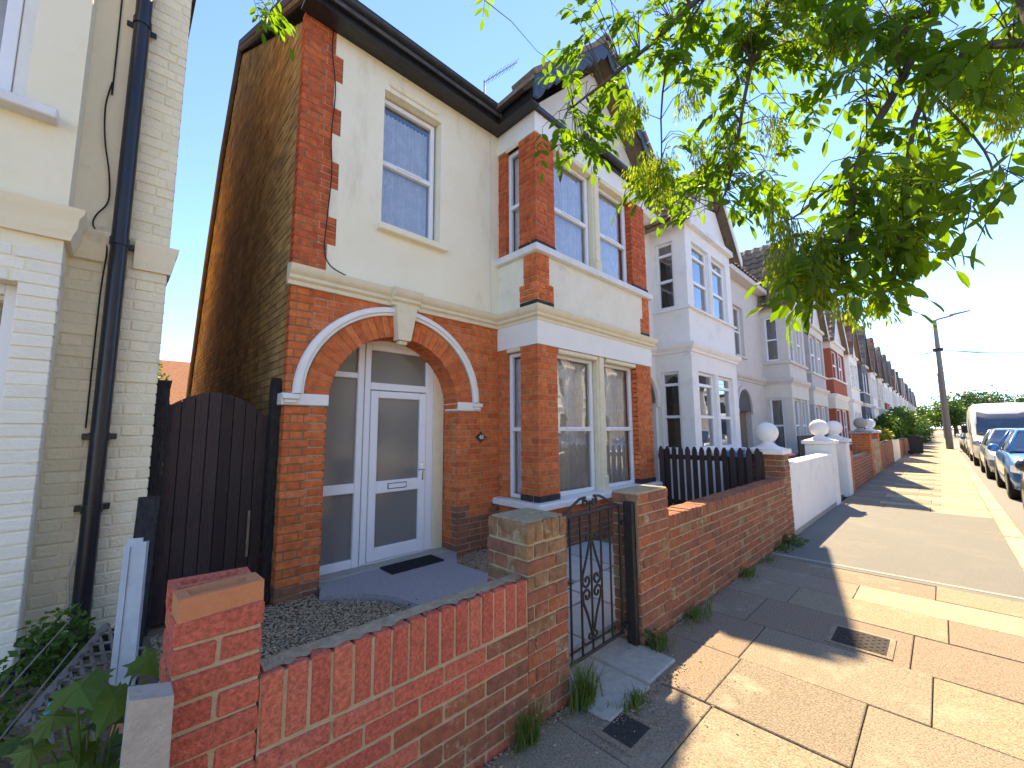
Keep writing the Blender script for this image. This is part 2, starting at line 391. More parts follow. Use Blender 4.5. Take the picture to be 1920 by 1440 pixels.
K['joint'] = mat("dirt_joint", [(0.07, 0.055, 0.04), (0.13, 0.10, 0.07)], scale=30, bump=0.6, rough=1.0, spec=0.05)
K['asphalt'] = mat("grey_asphalt", [(0.138, 0.132, 0.121), (0.221, 0.211, 0.190)], scale=90, bump=0.8, bscale=220, rough=0.9, spec=0.25, contrast=(0.25, 0.75), stain=((0.23, 0.21, 0.18), 1.5, 0.5, 0.8))
K['road'] = mat("road_asphalt", [(0.154, 0.149, 0.142), (0.210, 0.204, 0.193)], scale=60, bump=0.7, bscale=160, rough=0.85, spec=0.3)
K['kerb'] = mat("concrete_kerb", [(0.340, 0.275, 0.198), (0.437, 0.352, 0.243)], scale=40, bump=0.6, bscale=130, rough=0.9, rand=0.12)
K['concrete'] = mat("grey_concrete", [(0.33, 0.305, 0.26), (0.45, 0.415, 0.36)], scale=18, bump=0.6, bscale=120, rough=0.92, stain=((0.13, 0.12, 0.10), 8, 0.62, 0.8))
K['path'] = mat("textured_grey_path", [(0.28, 0.26, 0.265), (0.38, 0.355, 0.36)], scale=40, bump=0.9, bscale=70, rough=0.8, spec=0.3)
K['crazy'] = mat("grey_path_slab", [(0.42, 0.42, 0.41), (0.50, 0.50, 0.48)], scale=12, bump=0.4, bscale=90, rough=0.9, rand=0.1)
K['soil'] = mat("soil", [(0.07, 0.052, 0.036), (0.16, 0.12, 0.082)], scale=18, bump=1.0, bscale=60, rough=1.0, spec=0.05)
K['gravel_bed'] = mat("gritty_tan_soil", [(0.16, 0.115, 0.075), (0.34, 0.26, 0.17)], scale=60, bump=1.0, bscale=90, rough=1.0, spec=0.05)
K['gravel'] = mat("gravel_stones", [(0.46, 0.34, 0.21), (0.53, 0.41, 0.27), (0.40, 0.29, 0.18), (0.57, 0.45, 0.31)], scale=30, obj_pal=True, rough=0.9)
K['rubber'] = mat("black_rubber", [(0.012, 0.012, 0.013), (0.024, 0.024, 0.025)], scale=60, bump=0.5, bscale=300, rough=0.7)
K['tile'] = mat("brown_concrete_tile", [(0.21, 0.155, 0.115), (0.28, 0.21, 0.15), (0.16, 0.12, 0.095), (0.33, 0.26, 0.19)], scale=12, bump=0.5, obj_pal=True, rough=0.9)
K['tile_red'] = mat("red_clay_tile", [(0.25, 0.11, 0.06), (0.31, 0.15, 0.085), (0.20, 0.09, 0.055), (0.34, 0.2, 0.12)], scale=12, bump=0.5, obj_pal=True, rough=0.9)
K['slate'] = mat("grey_slate_roof", [(0.055, 0.052, 0.055), (0.11, 0.10, 0.10)], scale=10, bump=0.5, rough=0.7)
K['ridge'] = mat("lichen_ridge_tile", [(0.17, 0.13, 0.095), (0.27, 0.22, 0.16)], scale=14, bump=0.7, rough=0.95)
K['h_white'] = mat("white_masonry_paint", [(0.80, 0.78, 0.75), (0.85, 0.83, 0.80)], scale=3, bump=0.3, bscale=40, rough=0.8, stain=((0.62, 0.62, 0.63), 2.0, 0.55, 0.8))
K['h_beige'] = mat("beige_masonry_paint", [(0.60, 0.55, 0.50), (0.66, 0.61, 0.56)], scale=3, bump=0.25, rough=0.8)
K['h_mauve'] = mat("mauve_grey_masonry_paint", [(0.46, 0.42, 0.43), (0.52, 0.48, 0.49)], scale=3, bump=0.25, rough=0.8)
K['h_dark'] = mat("dark_blue_grey_masonry_paint", [(0.10, 0.11, 0.14), (0.14, 0.15, 0.18)], scale=3, bump=0.25, rough=0.8)
K['h_cream'] = mat("pale_cream_masonry_paint", [(0.66, 0.62, 0.53), (0.72, 0.69, 0.60)], scale=3, bump=0.25, rough=0.8)
K['h_red'] = mat("red_facing_brickwork", [(0.33, 0.085, 0.05), (0.42, 0.12, 0.065)], scale=25, bump=0.4, rough=0.9)
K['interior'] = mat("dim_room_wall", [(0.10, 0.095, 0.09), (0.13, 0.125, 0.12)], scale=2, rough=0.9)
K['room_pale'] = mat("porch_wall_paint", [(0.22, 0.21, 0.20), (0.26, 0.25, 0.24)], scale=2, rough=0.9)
K['glass'] = glass_mat("window_glass", tint=(0.97, 0.98, 0.98), base=0.14)
K['glass_door'] = frosted_mat("grey_frosted_door_glass", (0.36, 0.345, 0.315))
K['glass_car'] = glass_mat("tinted_car_glass", tint=(0.25, 0.28, 0.3), base=0.12)
K['curtain'] = curtain_mat("white_net_curtain", (0.93, 0.94, 0.96), 0.05)
K['curtain_lace'] = curtain_mat("lace_net_curtain", (0.94, 0.94, 0.94), 0.05)
K['drape'] = mat("pale_blue_drape", [(0.45, 0.62, 0.70), (0.55, 0.70, 0.78)], scale=5, rough=0.9)
K['leaf'] = leaf_mat("ash_leaf", [(0.05, 0.095, 0.014), (0.07, 0.13, 0.016), (0.10, 0.165, 0.018), (0.055, 0.11, 0.02)], trans=0.55, spec=0.2, rough=0.6, tboost=(2.5, 2.6, 0.6))
K['key'] = leaf_mat("ash_key", [(0.15, 0.22, 0.02), (0.20, 0.27, 0.03), (0.28, 0.30, 0.035)], trans=0.6, tboost=(1.8, 1.9, 0.6))
K['bush'] = leaf_mat("bush_leaf", [(0.03, 0.075, 0.012), (0.06, 0.125, 0.018), (0.09, 0.16, 0.02)], trans=0.35)
K['bush_dark'] = leaf_mat("dark_tree_leaf", [(0.03, 0.065, 0.02), (0.05, 0.095, 0.028), (0.075, 0.125, 0.035)], trans=0.3)
K['bush_yellow'] = leaf_mat("yellow_bush_leaf", [(0.14, 0.17, 0.02), (0.30, 0.25, 0.02), (0.07, 0.13, 0.02)], trans=0.35)
K['sycamore'] = leaf_mat("sycamore_leaf", [(0.07, 0.14, 0.02), (0.12, 0.20, 0.03), (0.05, 0.10, 0.02), (0.15, 0.21, 0.04)], trans=0.35)
K['grass'] = leaf_mat("weed_blade", [(0.06, 0.12, 0.018), (0.11, 0.17, 0.03), (0.16, 0.17, 0.05)], trans=0.35)
K['bark'] = mat("grey_brown_bark", [(0.07, 0.055, 0.042), (0.15, 0.12, 0.09)], scale=25, bump=0.9, bscale=60, rough=0.95)
K['metal'] = mat("grey_metal", [(0.25, 0.26, 0.27), (0.34, 0.35, 0.36)], scale=10, rough=0.45, metal=0.7)
K['galv'] = mat("galvanised_trim", [(0.36, 0.39, 0.41), (0.46, 0.49, 0.51)], scale=12, bump=0.1, rough=0.45, spec=0.5)
K['post'] = mat("lamp_post_concrete", [(0.19, 0.165, 0.14), (0.25, 0.22, 0.19)], scale=12, bump=0.3, rough=0.9)
K['cable'] = mat("black_cable", [(0.015, 0.014, 0.014), (0.03, 0.028, 0.026)], scale=20, rough=0.6)
K['cable_w'] = mat("white_cable", [(0.6, 0.6, 0.58), (0.7, 0.7, 0.68)], scale=20, rough=0.6)
K['cover'] = mat("dark_cast_cover", [(0.045, 0.04, 0.038), (0.075, 0.066, 0.06)], scale=40, bump=0.5, bscale=120, rough=0.95, spec=0.05)
K['red'] = mat("red_plastic", [(0.55, 0.03, 0.07), (0.62, 0.05, 0.10)], scale=5, rough=0.4)
K['blue'] = mat("blue_plastic", [(0.03, 0.10, 0.32), (0.04, 0.13, 0.38)], scale=5, rough=0.4)
K['teal'] = mat("teal_plastic", [(0.0, 0.25, 0.30), (0.02, 0.33, 0.38)], scale=15, rough=0.45)
K['bin'] = mat("dark_bin_plastic", [(0.014, 0.015, 0.018), (0.024, 0.025, 0.03)], scale=8, rough=0.5)
K['plaque'] = mat("dark_enamel", [(0.03, 0.035, 0.04), (0.05, 0.055, 0.06)], scale=30, rough=0.4)
K['chrome'] = mat("chrome", [(0.7, 0.7, 0.7), (0.8, 0.8, 0.8)], scale=3, rough=0.15, metal=1.0)
def car_paint(name, c): return mat(name, [c, tuple(x * 1.15 for x in c)], scale=2, rough=0.28, spec=0.5, coat=0.8, metal=0.35)
K['car_blue'] = car_paint("blue_car_paint", (0.05, 0.20, 0.50))
K['car_dark'] = car_paint("dark_car_paint", (0.03, 0.035, 0.045))
K['car_grey'] = car_paint("silver_blue_car_paint", (0.32, 0.38, 0.45))
K['car_white'] = mat("white_van_paint", [(0.76, 0.76, 0.76), (0.8, 0.8, 0.8)], scale=2, rough=0.3, coat=0.5)
K['lamp_glass'] = mat("headlamp_lens", [(0.55, 0.57, 0.6), (0.65, 0.67, 0.7)], scale=30, rough=0.1, spec=0.8, metal=0.4)
K['plate'] = mat("number_plate", [(0.75, 0.75, 0.70), (0.78, 0.78, 0.74)], scale=5, rough=0.5)
K['solar'] = mat("weathered_red_blotch", [(0.45, 0.05, 0.05), (0.55, 0.08, 0.07)], scale=12, rough=0.8)

# ------------------------------------------------------------------ masonry
_brick_cache = {}
def brick_mesh(l, h, d, var, c=0.005):
    key = (round(l, 3), round(h, 3), round(d, 3), var)
    if key not in _brick_cache:
        mb = MB(); mb.cbox(-l / 2, l / 2, 0, d, -h / 2, h / 2, min(c, h * .2, l * .2))
        g = random.Random(hash(key) & 0xffff)
        mb.v = [(p[0] + g.uniform(-.0016, .0016), p[1] + g.uniform(-.0012, .0012), p[2] + g.uniform(-.0016, .0016)) for p in mb.v]
        me = bpy.data.meshes.new("brick"); me.from_pydata(mb.v, [], mb.f)
        bm = bmesh.new(); bm.from_mesh(me); bmesh.ops.recalc_face_normals(bm, faces=bm.faces); bm.to_mesh(me); bm.free()
        me.materials.append(K['brick'])
        _brick_cache[key] = me
    return _brick_cache[key]

class Bricks:
    """collects bricks of one thing; the ones that show largest become objects, the rest one part"""
    def __init__(s, rough=0.0025, tilt=0.006): s.e = []; s.rough = rough; s.tilt = tilt
    def put(s, M, a, b, za, zb, mt, depth=0.10, proud=0.0):
        if b - a < 0.03 or zb - za < 0.02: return
        p = M @ Vector(((a + b) / 2, 0, (za + zb) / 2))
        s.e.append(((p - EYE).length / max(.05, min(b - a, .3)) ** .3, M, a, b, za, zb, mt, depth, proud))
    def field(s, M, u0, u1, z0, n, mt, h=0.075, bond='flemish', clip=None, depth=0.10, start=0, joint=0.010, length=0.215, proud=0.0):
        hd = (length - joint) / 2
        for i in range(n):
            za = z0 + i * h; zb = za + h - joint
            if bond == 'flemish':
                seq = [length, hd]; off = -((i + start) % 2) * (length + hd + 2 * joint) / 2 - 0.0
            elif bond == 'stretcher':
                seq = [length]; off = -((i + start) % 2) * (length + joint) / 2
            elif bond == 'english':
                seq = [length] if (i + start) % 2 else [hd]; off = -((i + start) % 2) * hd / 2
            elif bond == 'header': seq = [hd]; off = -((i + start) % 2) * (hd + joint) / 2
            else: seq = [bond]; off = 0
            ints = clip((za + zb) / 2, za, zb) if clip else [(u0, u1)]
            u = u0 + off; k = 0; joints = []
            while u < u1 - 0.01:
                u += seq[k % len(seq)] + joint; k += 1; joints.append(u - joint / 2)
            for (c0, c1) in ints:
                c0, c1 = max(c0, u0), min(c1, u1)
                cuts = [c0 - joint / 2] + [j for j in joints if c0 + .05 < j < c1 - .05] + [c1 + joint / 2]
                for a, b in zip(cuts, cuts[1:]):
                    a += joint / 2; b -= joint / 2
                    m_ = mt((a + b) / 2, (za + zb) / 2) if callable(mt) else mt
                    s.put(M, a, b, za, zb, m_, depth, proud)
    def finish(s, parent, limit=300, name="brick", stuff="distant_bricks"):
        s.e.sort(key=lambda t: t[0])
        off = wloc(parent); rest = {}
        for i, (q, M, a, b, za, zb, mt, depth, proud) in enumerate(s.e):
            jit = rnd.uniform(-s.rough, s.rough) - proud
            if i < limit:
                me = brick_mesh(round((b - a) * 250) / 250, zb - za, depth, rnd.randrange(3))
                o = bpy.data.objects.new(name, me); col.objects.link(o); o.parent = parent
                rot = M.to_3x3() @ Matrix.Rotation(rnd.uniform(-s.tilt, s.tilt), 3, 'Y') @ Matrix.Rotation(rnd.uniform(-s.tilt, s.tilt) * .6, 3, 'Z')
                o.rotation_euler = rot.to_euler()
                o.location = (M @ Vector(((a + b) / 2, jit, (za + zb) / 2))) - off
                o.material_slots[0].link = 'OBJECT'; o.material_slots[0].material = mt
            else:
                r_ = rest.setdefault(mt.name, (MB(), mt))[0]
                r_.M = M; r_.cur = rnd.random()
                r_.box(a, b, jit, depth, za, zb)
        for k, (mb, mt) in rest.items():
            mb.build(stuff, mt, parent, kind="stuff", recalc=False, rattr=True)

# ------------------------------------------------------------------ ground
gb = MB(); gb.box(-400, 900, -700, 700, -0.55, -0.14)
ground = gb.build("ground", K['soil'], kind="structure")
rb = MB(); rb.box(-60, 400, -7.6, -0.66, -0.14, -0.115)
road = rb.build("road", K['road'], kind="structure")
pb = MB(); pb.box(-30, 300, -0.465, 1.53, -0.136, -0.018)
pav = pb.build("pavement", K['joint'], kind="structure")
kb = MB(); kb.box(-30, 300, -0.655, -0.47, -0.136, -0.03)
kerb = kb.build("kerb", K['joint'], kind="structure")
x = -3.0
while x < 62:
    k_ = MB(); k_.cbox(x + .004, x + .906, -0.66, -0.468, -0.13, 0.0 + rnd.uniform(-.003, .003), 0.012)
    k_.build("kerb_stone", K['kerb'], kerb); x += 0.91
kf = MB(); kf.box(62, 300, -0.66, -0.468, -0.13, 0.0); kf.build("distant_kerb", K['kerb'], kerb, kind="stuff")

def slab(x0, x1, y0, y1, mt, z=0.0, parent=pav, name="paving_slab"):
    m_ = MB(); dz = rnd.uniform(-.004, .003)
    m_.cbox(x0 + .0028, x1 - .0028, y0 + .0028, y1 - .0028, z - 0.04, z + dz, 0.004)
    vs = []
    tx = rnd.uniform(-.004, .004); ty = rnd.uniform(-.004, .004)
    for p in m_.v: vs.append((p[0], p[1], p[2] + (p[0] - (x0 + x1) / 2) * tx + (p[1] - (y0 + y1) / 2) * ty))
    m_.v = vs
    return m_.build(name, mt, parent)
COVERS = [(3.68, 4.02, 0.36, 0.68), (1.78, 2.02, 1.12, 1.33)]
def slab_row(x0, x1, lens, mts, ystart=-0.462, yend=1.525):
    y = ystart; i = 0
    while y < yend - 0.03:
        L_ = lens[i % len(lens)]; ye = min(y + L_, yend)
        if yend - ye < 0.18: ye = yend
        slab(x0, x1, y, ye, mts[i % len(mts)]); y = ye; i += 1
S0, SP, SK = K['slab'], K['slab_pale'], K['slab_pink']
rows = [(-2.4, -1.8, [.9, .6], [S0, SK]), (-1.8, -1.2, [.6, .9], [S0]), (-1.2, -.6, [.9, .62], [S0, S0]), (-.6, 0, [.6, .9, .6], [SK, S0]),
        (0, .6, [.9, .6], [S0, S0, SK]), (.6, 1.2, [.62, .9, .6], [S0, SK, S0]), (1.2, 1.74, [.93, .6, .5], [SK, S0, S0]), (1.74, 2.42, [.66, .78, .6], [SK, S0, S0]),
        (2.42, 3.02, [.86, .62, .5], [S0, S0, SK]), (3.02, 3.62, [.62, .88, .5], [S0, S0, SK]), (3.62, 4.22, [.72, .92, .35], [SK, SK, S0]),
        (4.22, 4.72, [.55, .95, .5], [SK, S0, S0]), (4.72, 5.18, [1.12, .9], [SP, S0])]
for r_ in rows: slab_row(*r_)
slab_row(5.18, 5.62, [.62, 1.4], [S0, S0])
# dark tarmac crossing
tb = MB(); tb.box(5.62, 10.4, -0.462, 1.525, -0.02, 0.002)
tb.build("tarmac_patch", K['asphalt'], pav)
tb = MB(); tb.box(5.72, 5.76, -0.462, 1.525, -0.01, 0.005); tb.build("tarmac_joint", K['concrete'], pav)
x = 10.4; i = 0
while x < 46:
    w = [.62, .34, .30, .46][i % 4] if x < 24 else .6
    if i % 3 == 0: slab_row(x, x + w, [.72, .62, .64], [SP, S0, SK])
    elif i % 3 == 1: slab_row(x, x + w, [.95, .5, .55], [SP, SP, SK])
    else: slab_row(x, x + w, [.6, .75, .6], [SP, SK, S0])
    x += w; i += 1
fb = MB(); fb.box(46, 300, -0.462, 1.525, -0.03, 0.0); fb.build("distant_paving", K['slab'], pav, kind="stuff")

def cover(x0, x1, y0, y1, label):
    t = thing("inspection_cover", ((x0 + x1) / 2, (y0 + y1) / 2, 0.0), label, "drain cover", "covers set into the pavement")
    m_ = MB(); m_.box(x0 - .03, x1 + .03, y0 - .03, y0, -.01, .006); m_.box(x0 - .03, x1 + .03, y1, y1 + .03, -.01, .006); m_.box(x0 - .03, x0, y0, y1, -.01, .006); m_.box(x1, x1 + .03, y0, y1, -.01, .006)
    m_.build("frame", K['slab'], t)
    m_ = MB(); m_.box(x0, x1, y0, y1, -.01, .005)
    n = 9
    for a in range(n):
        for b in range(n):
            xa = x0 + .012 + (x1 - x0 - .024) * a / n; ya = y0 + .012 + (y1 - y0 - .024) * b / n
            if (a + b) % 2 == 0: m_.box(xa + .003, xa + (x1 - x0) / n * .8, ya + .003, ya + (y1 - y0) / n * .55, .005, .008)
    m_.build("plate", K['cover'], t)
cover(3.70, 4.00, 0.37, 0.66, "square dark cover half in shadow in sunlit paving")
cover(1.83, 2.02, 1.12, 1.28, "small dark cover in shaded paving near the wrought iron gate")

# front gardens: soil level, gravel
gd = MB(); gd.box(-30, 300, 1.62, 12.0, -0.14, 0.004)
garden = gd.build("garden_ground", K['gravel_bed'], kind="structure")

def in_path(x_, y_):
    if 1.9 < x_ < 3.5 and y_ < 2.72: return True
    xl = 1.40 if y_ > 3.8 else (1.54 if y_ > 3.7 else (1.54 + (3.7 - y_) / .27 * .23 if y_ > 3.43 else (1.77 + (3.43 - y_) * .32)))
    xr = 2.73 if y_ > 2.9 else 2.95
    return xl - .01 < x_ < xr
gp = MB(); gp.prism([(1.44, 4.34), (1.44, 3.95), (1.38, 3.82), (1.54, 3.70), (1.67, 3.58), (1.77, 3.43), (1.83, 3.28), (1.87, 3.10), (1.93, 2.85), (2.0, 2.60), (2.95, 2.60), (2.75, 3.0), (2.72, 3.67), (2.95, 3.99), (2.95, 4.34)], 'z', 0.0, 0.078)
gp.build("garden_path", K['path'], kind="structure")
gs = MB()
def stone(mb, x_, y_, z_, s_):
    a = rnd.uniform(0, 6.28); c_, sn = math.cos(a), math.sin(a)
    pts = [(s_, 0, 0), (0, s_ * .7, 0), (-s_, 0, 0), (0, -s_ * .7, 0), (0, 0, s_ * .55), (0, 0, -s_ * .4)]
    vs = [(x_ + p[0] * c_ - p[1] * sn, y_ + p[0] * sn + p[1] * c_, z_ + p[2] + p[0] * rnd.uniform(-.3, .3)) for p in pts]
    mb.cur = rnd.random()
    mb.add(vs, [(0, 1, 4), (1, 2, 4), (2, 3, 4), (3, 0, 4), (1, 0, 5), (2, 1, 5), (3, 2, 5), (0, 3, 5)])
n = 0
while n < 20000:
    x_, y_ = rnd.uniform(.30, 3.5), rnd.uniform(1.65, 3.99)
    if in_path(x_, y_): continue
    if x_ > 2.95 and y_ < 3.0: continue
    stone(gs, x_, y_, .018 + rnd.uniform(0, .02), rnd.uniform(.006, .014)); n += 1
gs.build("gravel", K['gravel'], label="brown gravel bed behind the red brick wall", cat="gravel", kind="stuff", recalc=False, rattr=True)
for (a, b, c, d) in [(1.9, 2.42, 1.81, 2.25), (2.44, 3.05, 1.81, 2.2), (1.95, 2.45, 2.27, 2.60), (2.47, 3.05, 2.22, 2.72), (2.77, 3.25, 2.74, 3.28), (3.07, 3.7, 1.81, 2.5), (3.27, 3.9, 2.52, 3.28), (3.72, 4.4, 1.81, 2.5), (3.92, 4.6, 2.52, 3.28)]:
    slab(a, b, c, d, K['crazy'], 0.05, garden, "path_slab")
# stepping slab at the gate
sb = MB(); sb.cbox(1.91, 2.33, 1.28, 1.80, -.05, .012, .01); sb.build("threshold_slab", K['concrete'], pav)
sb = MB(); sb.cbox(2.335, 2.70, 1.30, 1.80, -.05, .014, .01); sb.build("threshold_slab", K['concrete'], pav)

# ------------------------------------------------------------------ front garden walls
YW = 1.53
F0 = face_frame('f', 0, YW)
def wall_left_mat(u, z):
    if z > .34 and u < 1.35: return K['brick_new']
    if u < 0.75 + rnd.uniform(-.15, .25): return K['brick_new']
    return K['brick_old'] if rnd.random() < .86 else K['brick_new']
w = thing("garden_wall", (.98, 1.58, 0), "low red brick wall with upright soldier bricks along its top, in the foreground", "wall", "brick garden walls")
c_ = MB(); c_.box(.388, 1.583, YW + .006, YW + .104, -.05, .705)
c_.build("mortar", K['mortar_new'], w)
B = Bricks(rough=.003, tilt=.008)
B.field(F0, .39, 1.580, -.03, 7, wall_left_mat, h=.0752, bond='stretcher', joint=.0105, length=.22)
for i in range(16):
    a = .392 + i * .0743
    B.put(F0, a, a + .0637, .500, .716 + rnd.uniform(-.003, .003), K['brick_new'], depth=.108)
B.finish(w)
dd = MB(); nn = 46; vs = []; fs = []
for i in range(nn + 1):                      # dusty mortar and grit lying along the top
    x_ = .40 + (1.578 - .40) * i / nn; f_ = rnd.uniform(.006, .045); h_ = .718 + rnd.uniform(0, .004)
    vs += [(x_, YW + f_, .7165), (x_, YW + f_ + .025, h_), (x_, YW + .096, h_ + rnd.uniform(0, .004)), (x_, YW + .109, .7165)]
for i in range(nn):
    for k in range(3): fs.append((i * 4 + k, i * 4 + k + 1, i * 4 + 5 + k, i * 4 + 4 + k))
dd.add(vs, fs); dd.build("dusty_mortar_top", K['mortar_dusty'], w, recalc=False)
pl = thing("brick_pier", (.272, 1.64, 0), "short red brick pier with loose bricks on top at the foreground end of the wall", "pier", "brick garden piers")
c_ = MB(); c_.box(.168, .380, YW + .007, YW + .215, -.05, .925); c_.build("mortar", K['mortar_new'], pl)
B = Bricks(rough=.003, tilt=.01)
FL = face_frame('l', .161, 1.745)
for i in range(13):
    za = -.045 + i * .0765; zb = za + .066
    if i % 2 == 0: B.put(F0, .161, .387, za, zb, K['brick_new']); B.put(FL, 0, .105, za, zb, K['brick_new'])
    else: B.put(F0, .161, .266, za, zb, K['brick_new']); B.put(F0, .277, .387, za, zb, K['brick_new']); B.put(FL, 0, .105, za, zb, K['brick_new'])
B.finish(pl)
def frog_brick(loc, rz, tilt, mt, label, ln=.215, dp=.1025, h=.065):
    m_ = MB(Matrix.Translation(loc) @ Matrix.Rotation(rz, 4, 'Z') @ Matrix.Rotation(tilt, 4, 'Y'))
    a, b = ln / 2, dp / 2; i, j = a - .028, b - .022; i2, j2 = i - .012, j - .010
    o_ = [(-a, -b), (a, -b), (a, b), (-a, b)]; q = [(-i, -j), (i, -j), (i, j), (-i, j)]; r2 = [(-i2, -j2), (i2, -j2), (i2, j2), (-i2, j2)]
    vs = [(p[0], p[1], 0) for p in o_] + [(p[0], p[1], h) for p in o_] + [(p[0], p[1], h) for p in q] + [(p[0], p[1], h - .016) for p in r2]
    fs = [(3, 2, 1, 0)]
    for k in range(4):
        l = (k + 1) % 4
        fs += [(k, l, 4 + l, 4 + k), (4 + k, 4 + l, 8 + l, 8 + k), (8 + k, 8 + l, 12 + l, 12 + k)]
    fs.append((12, 13, 14, 15)); m_.add(vs, fs)
    return m_.build("loose_brick", mt, label=label, cat="brick", group="loose bricks on the short pier")
frog_brick((.275, 1.585, .936), R(2), R(-1), K['brick_frog'], "pale loose brick with a frog, lying at the front of the short pier")
frog_brick((.265, 1.69, .936), R(-3), R(1), K['brick_new'], "red loose brick lying behind the frogged brick on the short pier")

# pier left of the gate
pg = thing("brick_pier", (1.745, 1.70, 0), "weathered buff brick pier at the left of the wrought iron gate", "pier", "brick garden piers")
X0, X1, Y1 = 1.583, 1.907, 1.85
c_ = MB(); c_.box(X0 + .008, X1 - .008, YW + .008, Y1 - .008, -.05, .975); c_.build("mortar", K['mortar_new'], pg)
B = Bricks(rough=.004, tilt=.012)
def pier_mat(u, z): return (K['brick_pier'] if rnd.random() < .75 else K['brick_brown']) if z > .62 + rnd.uniform(-.12, .12) else (K['brick_old'] if rnd.random() < .8 else K['brick_pier'])
FLg = face_frame('l', X0, Y1); FRg = face_frame('r', X1, YW)
B.field(F0, X0, X1, -.03, 12, pier_mat, h=.0757, bond='flemish')
B.field(FLg, 0, Y1 - YW - .10, -.03, 12, pier_mat, h=.0757, bond='flemish', start=1)
B.field(FRg, .10, Y1 - YW, -.03, 12, pier_mat, h=.0757, bond='flemish', start=1)
for i in range(5): B.put(F0, X0 + i * .0655, X0 + i * .0655 + .057, .882, .985 + rnd.uniform(-.006, .004), K['brick_pier'], depth=.165)
for i in range(2): B.put(FLg, i * .083, i * .083 + .075, .882, .982, K['brick_pier'], depth=.155); B.put(FRg, .17 + i * .08, .17 + i * .08 + .072, .882, .982, K['brick_pier'], depth=.155)
B.finish(pg)
c_ = MB(); c_.box(X0 + .02, X1 - .02, YW + .02, Y1 - .02, .96, .992); c_.build("cap_mortar", K['mortar_dusty'], pg)

# pier right of the gate and the wall beyond
pr = thing("brick_pier", (2.935, 1.64, 0), "reddish brick pier carrying the wrought iron gate's black post", "pier", "brick garden piers")
X0, X1, Y1 = 2.702, 3.168, 1.745
c_ = MB(); c_.box(X0 + .008, X1 - .008, YW + .008, Y1 - .008, -.05, 1.01); c_.build("mortar", K['mortar_new'], pr)
def old_mat(u, z): return K['brick_old'] if rnd.random() < .48 else (K['brick_pier'] if rnd.random() < .3 else K['brick_brown'])
B = Bricks(rough=.003, tilt=.008)
FLp = face_frame('l', X0, Y1)
B.field(F0, X0, X1, -.03, 14, old_mat, h=.0748, bond='flemish'); B.field(FLp, 0, Y1 - YW - .10, -.03, 14, old_mat, h=.0748, bond='flemish', start=1)
B.finish(pr)
c_ = MB(); c_.cbox(X0 + .004, X1 - .004, YW + .004, Y1, 1.0, 1.022, .008); c_.build("cap_mortar", K['mortar'], pr)
wr = thing("garden_wall", (5.0, 1.64, 0), "weathered brown brick wall between the gate and the white rendered wall", "wall", "brick garden walls")
c_ = MB(); c_.box(3.171, 6.64, YW + .007, YW + .18, -.05, .788); c_.build("mortar", K['mortar_new'], wr)
B = Bricks(rough=.003, tilt=.006)
B.field(F0, 3.172, 6.64, -.04, 10, old_mat, h=.0735, bond='flemish')
n = int((6.64 - 3.172) / .0745)
for i in range(n): B.put(F0, 3.172 + i * .0745, 3.172 + i * .0745 + .0645, .698, .80 + rnd.uniform(-.005, .003), K['brick_brown'] if rnd.random() < .7 else K['brick_old'], depth=.178)
B.finish(wr)

# grass and weeds at the wall foot
def tuft(name, cx, cy, n, spread, h, mt, label, z=0.0, flat=.5):
    m_ = MB()
    for i in range(n):
        a = rnd.uniform(0, 6.28); r0 = abs(rnd.gauss(0, spread)); bx_, by_ = cx + math.cos(a) * r0, cy + math.sin(a) * r0 * flat
        hh = h * rnd.uniform(.4, 1.1); w_ = rnd.uniform(.002, .0045); b2 = rnd.uniform(0, 6.28); ln = rnd.uniform(.2, .9) * hh
        d = Vector((math.cos(b2), math.sin(b2), 0)); s_ = Vector((-d.y, d.x, 0)) * w_
        p0 = Vector((bx_, by_, z)); p1 = p0 + Vector((0, 0, hh * .6)) + d * ln * .3; p2 = p0 + Vector((0, 0, hh * .95)) + d * ln
        m_.cur = rnd.random()
        m_.add([tuple(p0 - s_), tuple(p0 + s_), tuple(p1 + s_ * .8), tuple(p1 - s_ * .8), tuple(p2)], [(0, 1, 2, 3), (3, 2, 4)])
    return m_.build(name, mt, label=label, cat="grass", group="weeds along the garden wall", kind="stuff", recalc=False, rattr=True)
lit = MB()
for i in range(1500):                        # grit, husks and dead leaf bits gathered in the angle of wall and pavement
    x_ = rnd.choice((rnd.uniform(.9, 1.9), rnd.uniform(1.9, 2.75), rnd.uniform(2.7, 6.9), rnd.uniform(1.0, 6.5))); y_ = (1.525 if not 1.92 < x_ < 2.69 else 1.275) - abs(rnd.gauss(0, .035 if i % 5 else .25))
    s_ = rnd.uniform(.004, .011); a = rnd.uniform(0, 6.28); c_, n_ = math.cos(a) * s_, math.sin(a) * s_
    lit.cur = rnd.random(); lit.add([(x_ - c_, y_ - n_, .004), (x_ + n_ * .5, y_ - c_ * .5, .006 + s_ * .3), (x_ + c_, y_ + n_, .004), (x_ - n_ * .5, y_ + c_ * .5, .005)], [(0, 1, 2, 3)])
lit.build("leaf_litter", K['gravel'], label="brown grit and husks along the foot of the garden walls", cat="litter", kind="stuff", recalc=False, rattr=True)
tuft("grass_tuft", 1.93, 1.46, 240, .06, .20, K['grass'], "tall grass tuft at the foot of the gate's left pier")
tuft("grass_tuft", 1.52, 1.48, 120, .05, .16, K['grass'], "grass tuft at the foot of the soldier brick wall")
tuft("grass_tuft", 2.12, 1.27, 120, .09, .07, K['grass'], "low straggly grass beside the gate threshold slab")
tuft("grass_tuft", 2.78, 1.45, 130, .08, .10, K['grass'], "low grass at the foot of the gate post pier")
tuft("grass_tuft", 3.4, 1.47, 160, .14, .08, K['grass'], "spreading low weeds along the brown wall just beyond the gate pier")
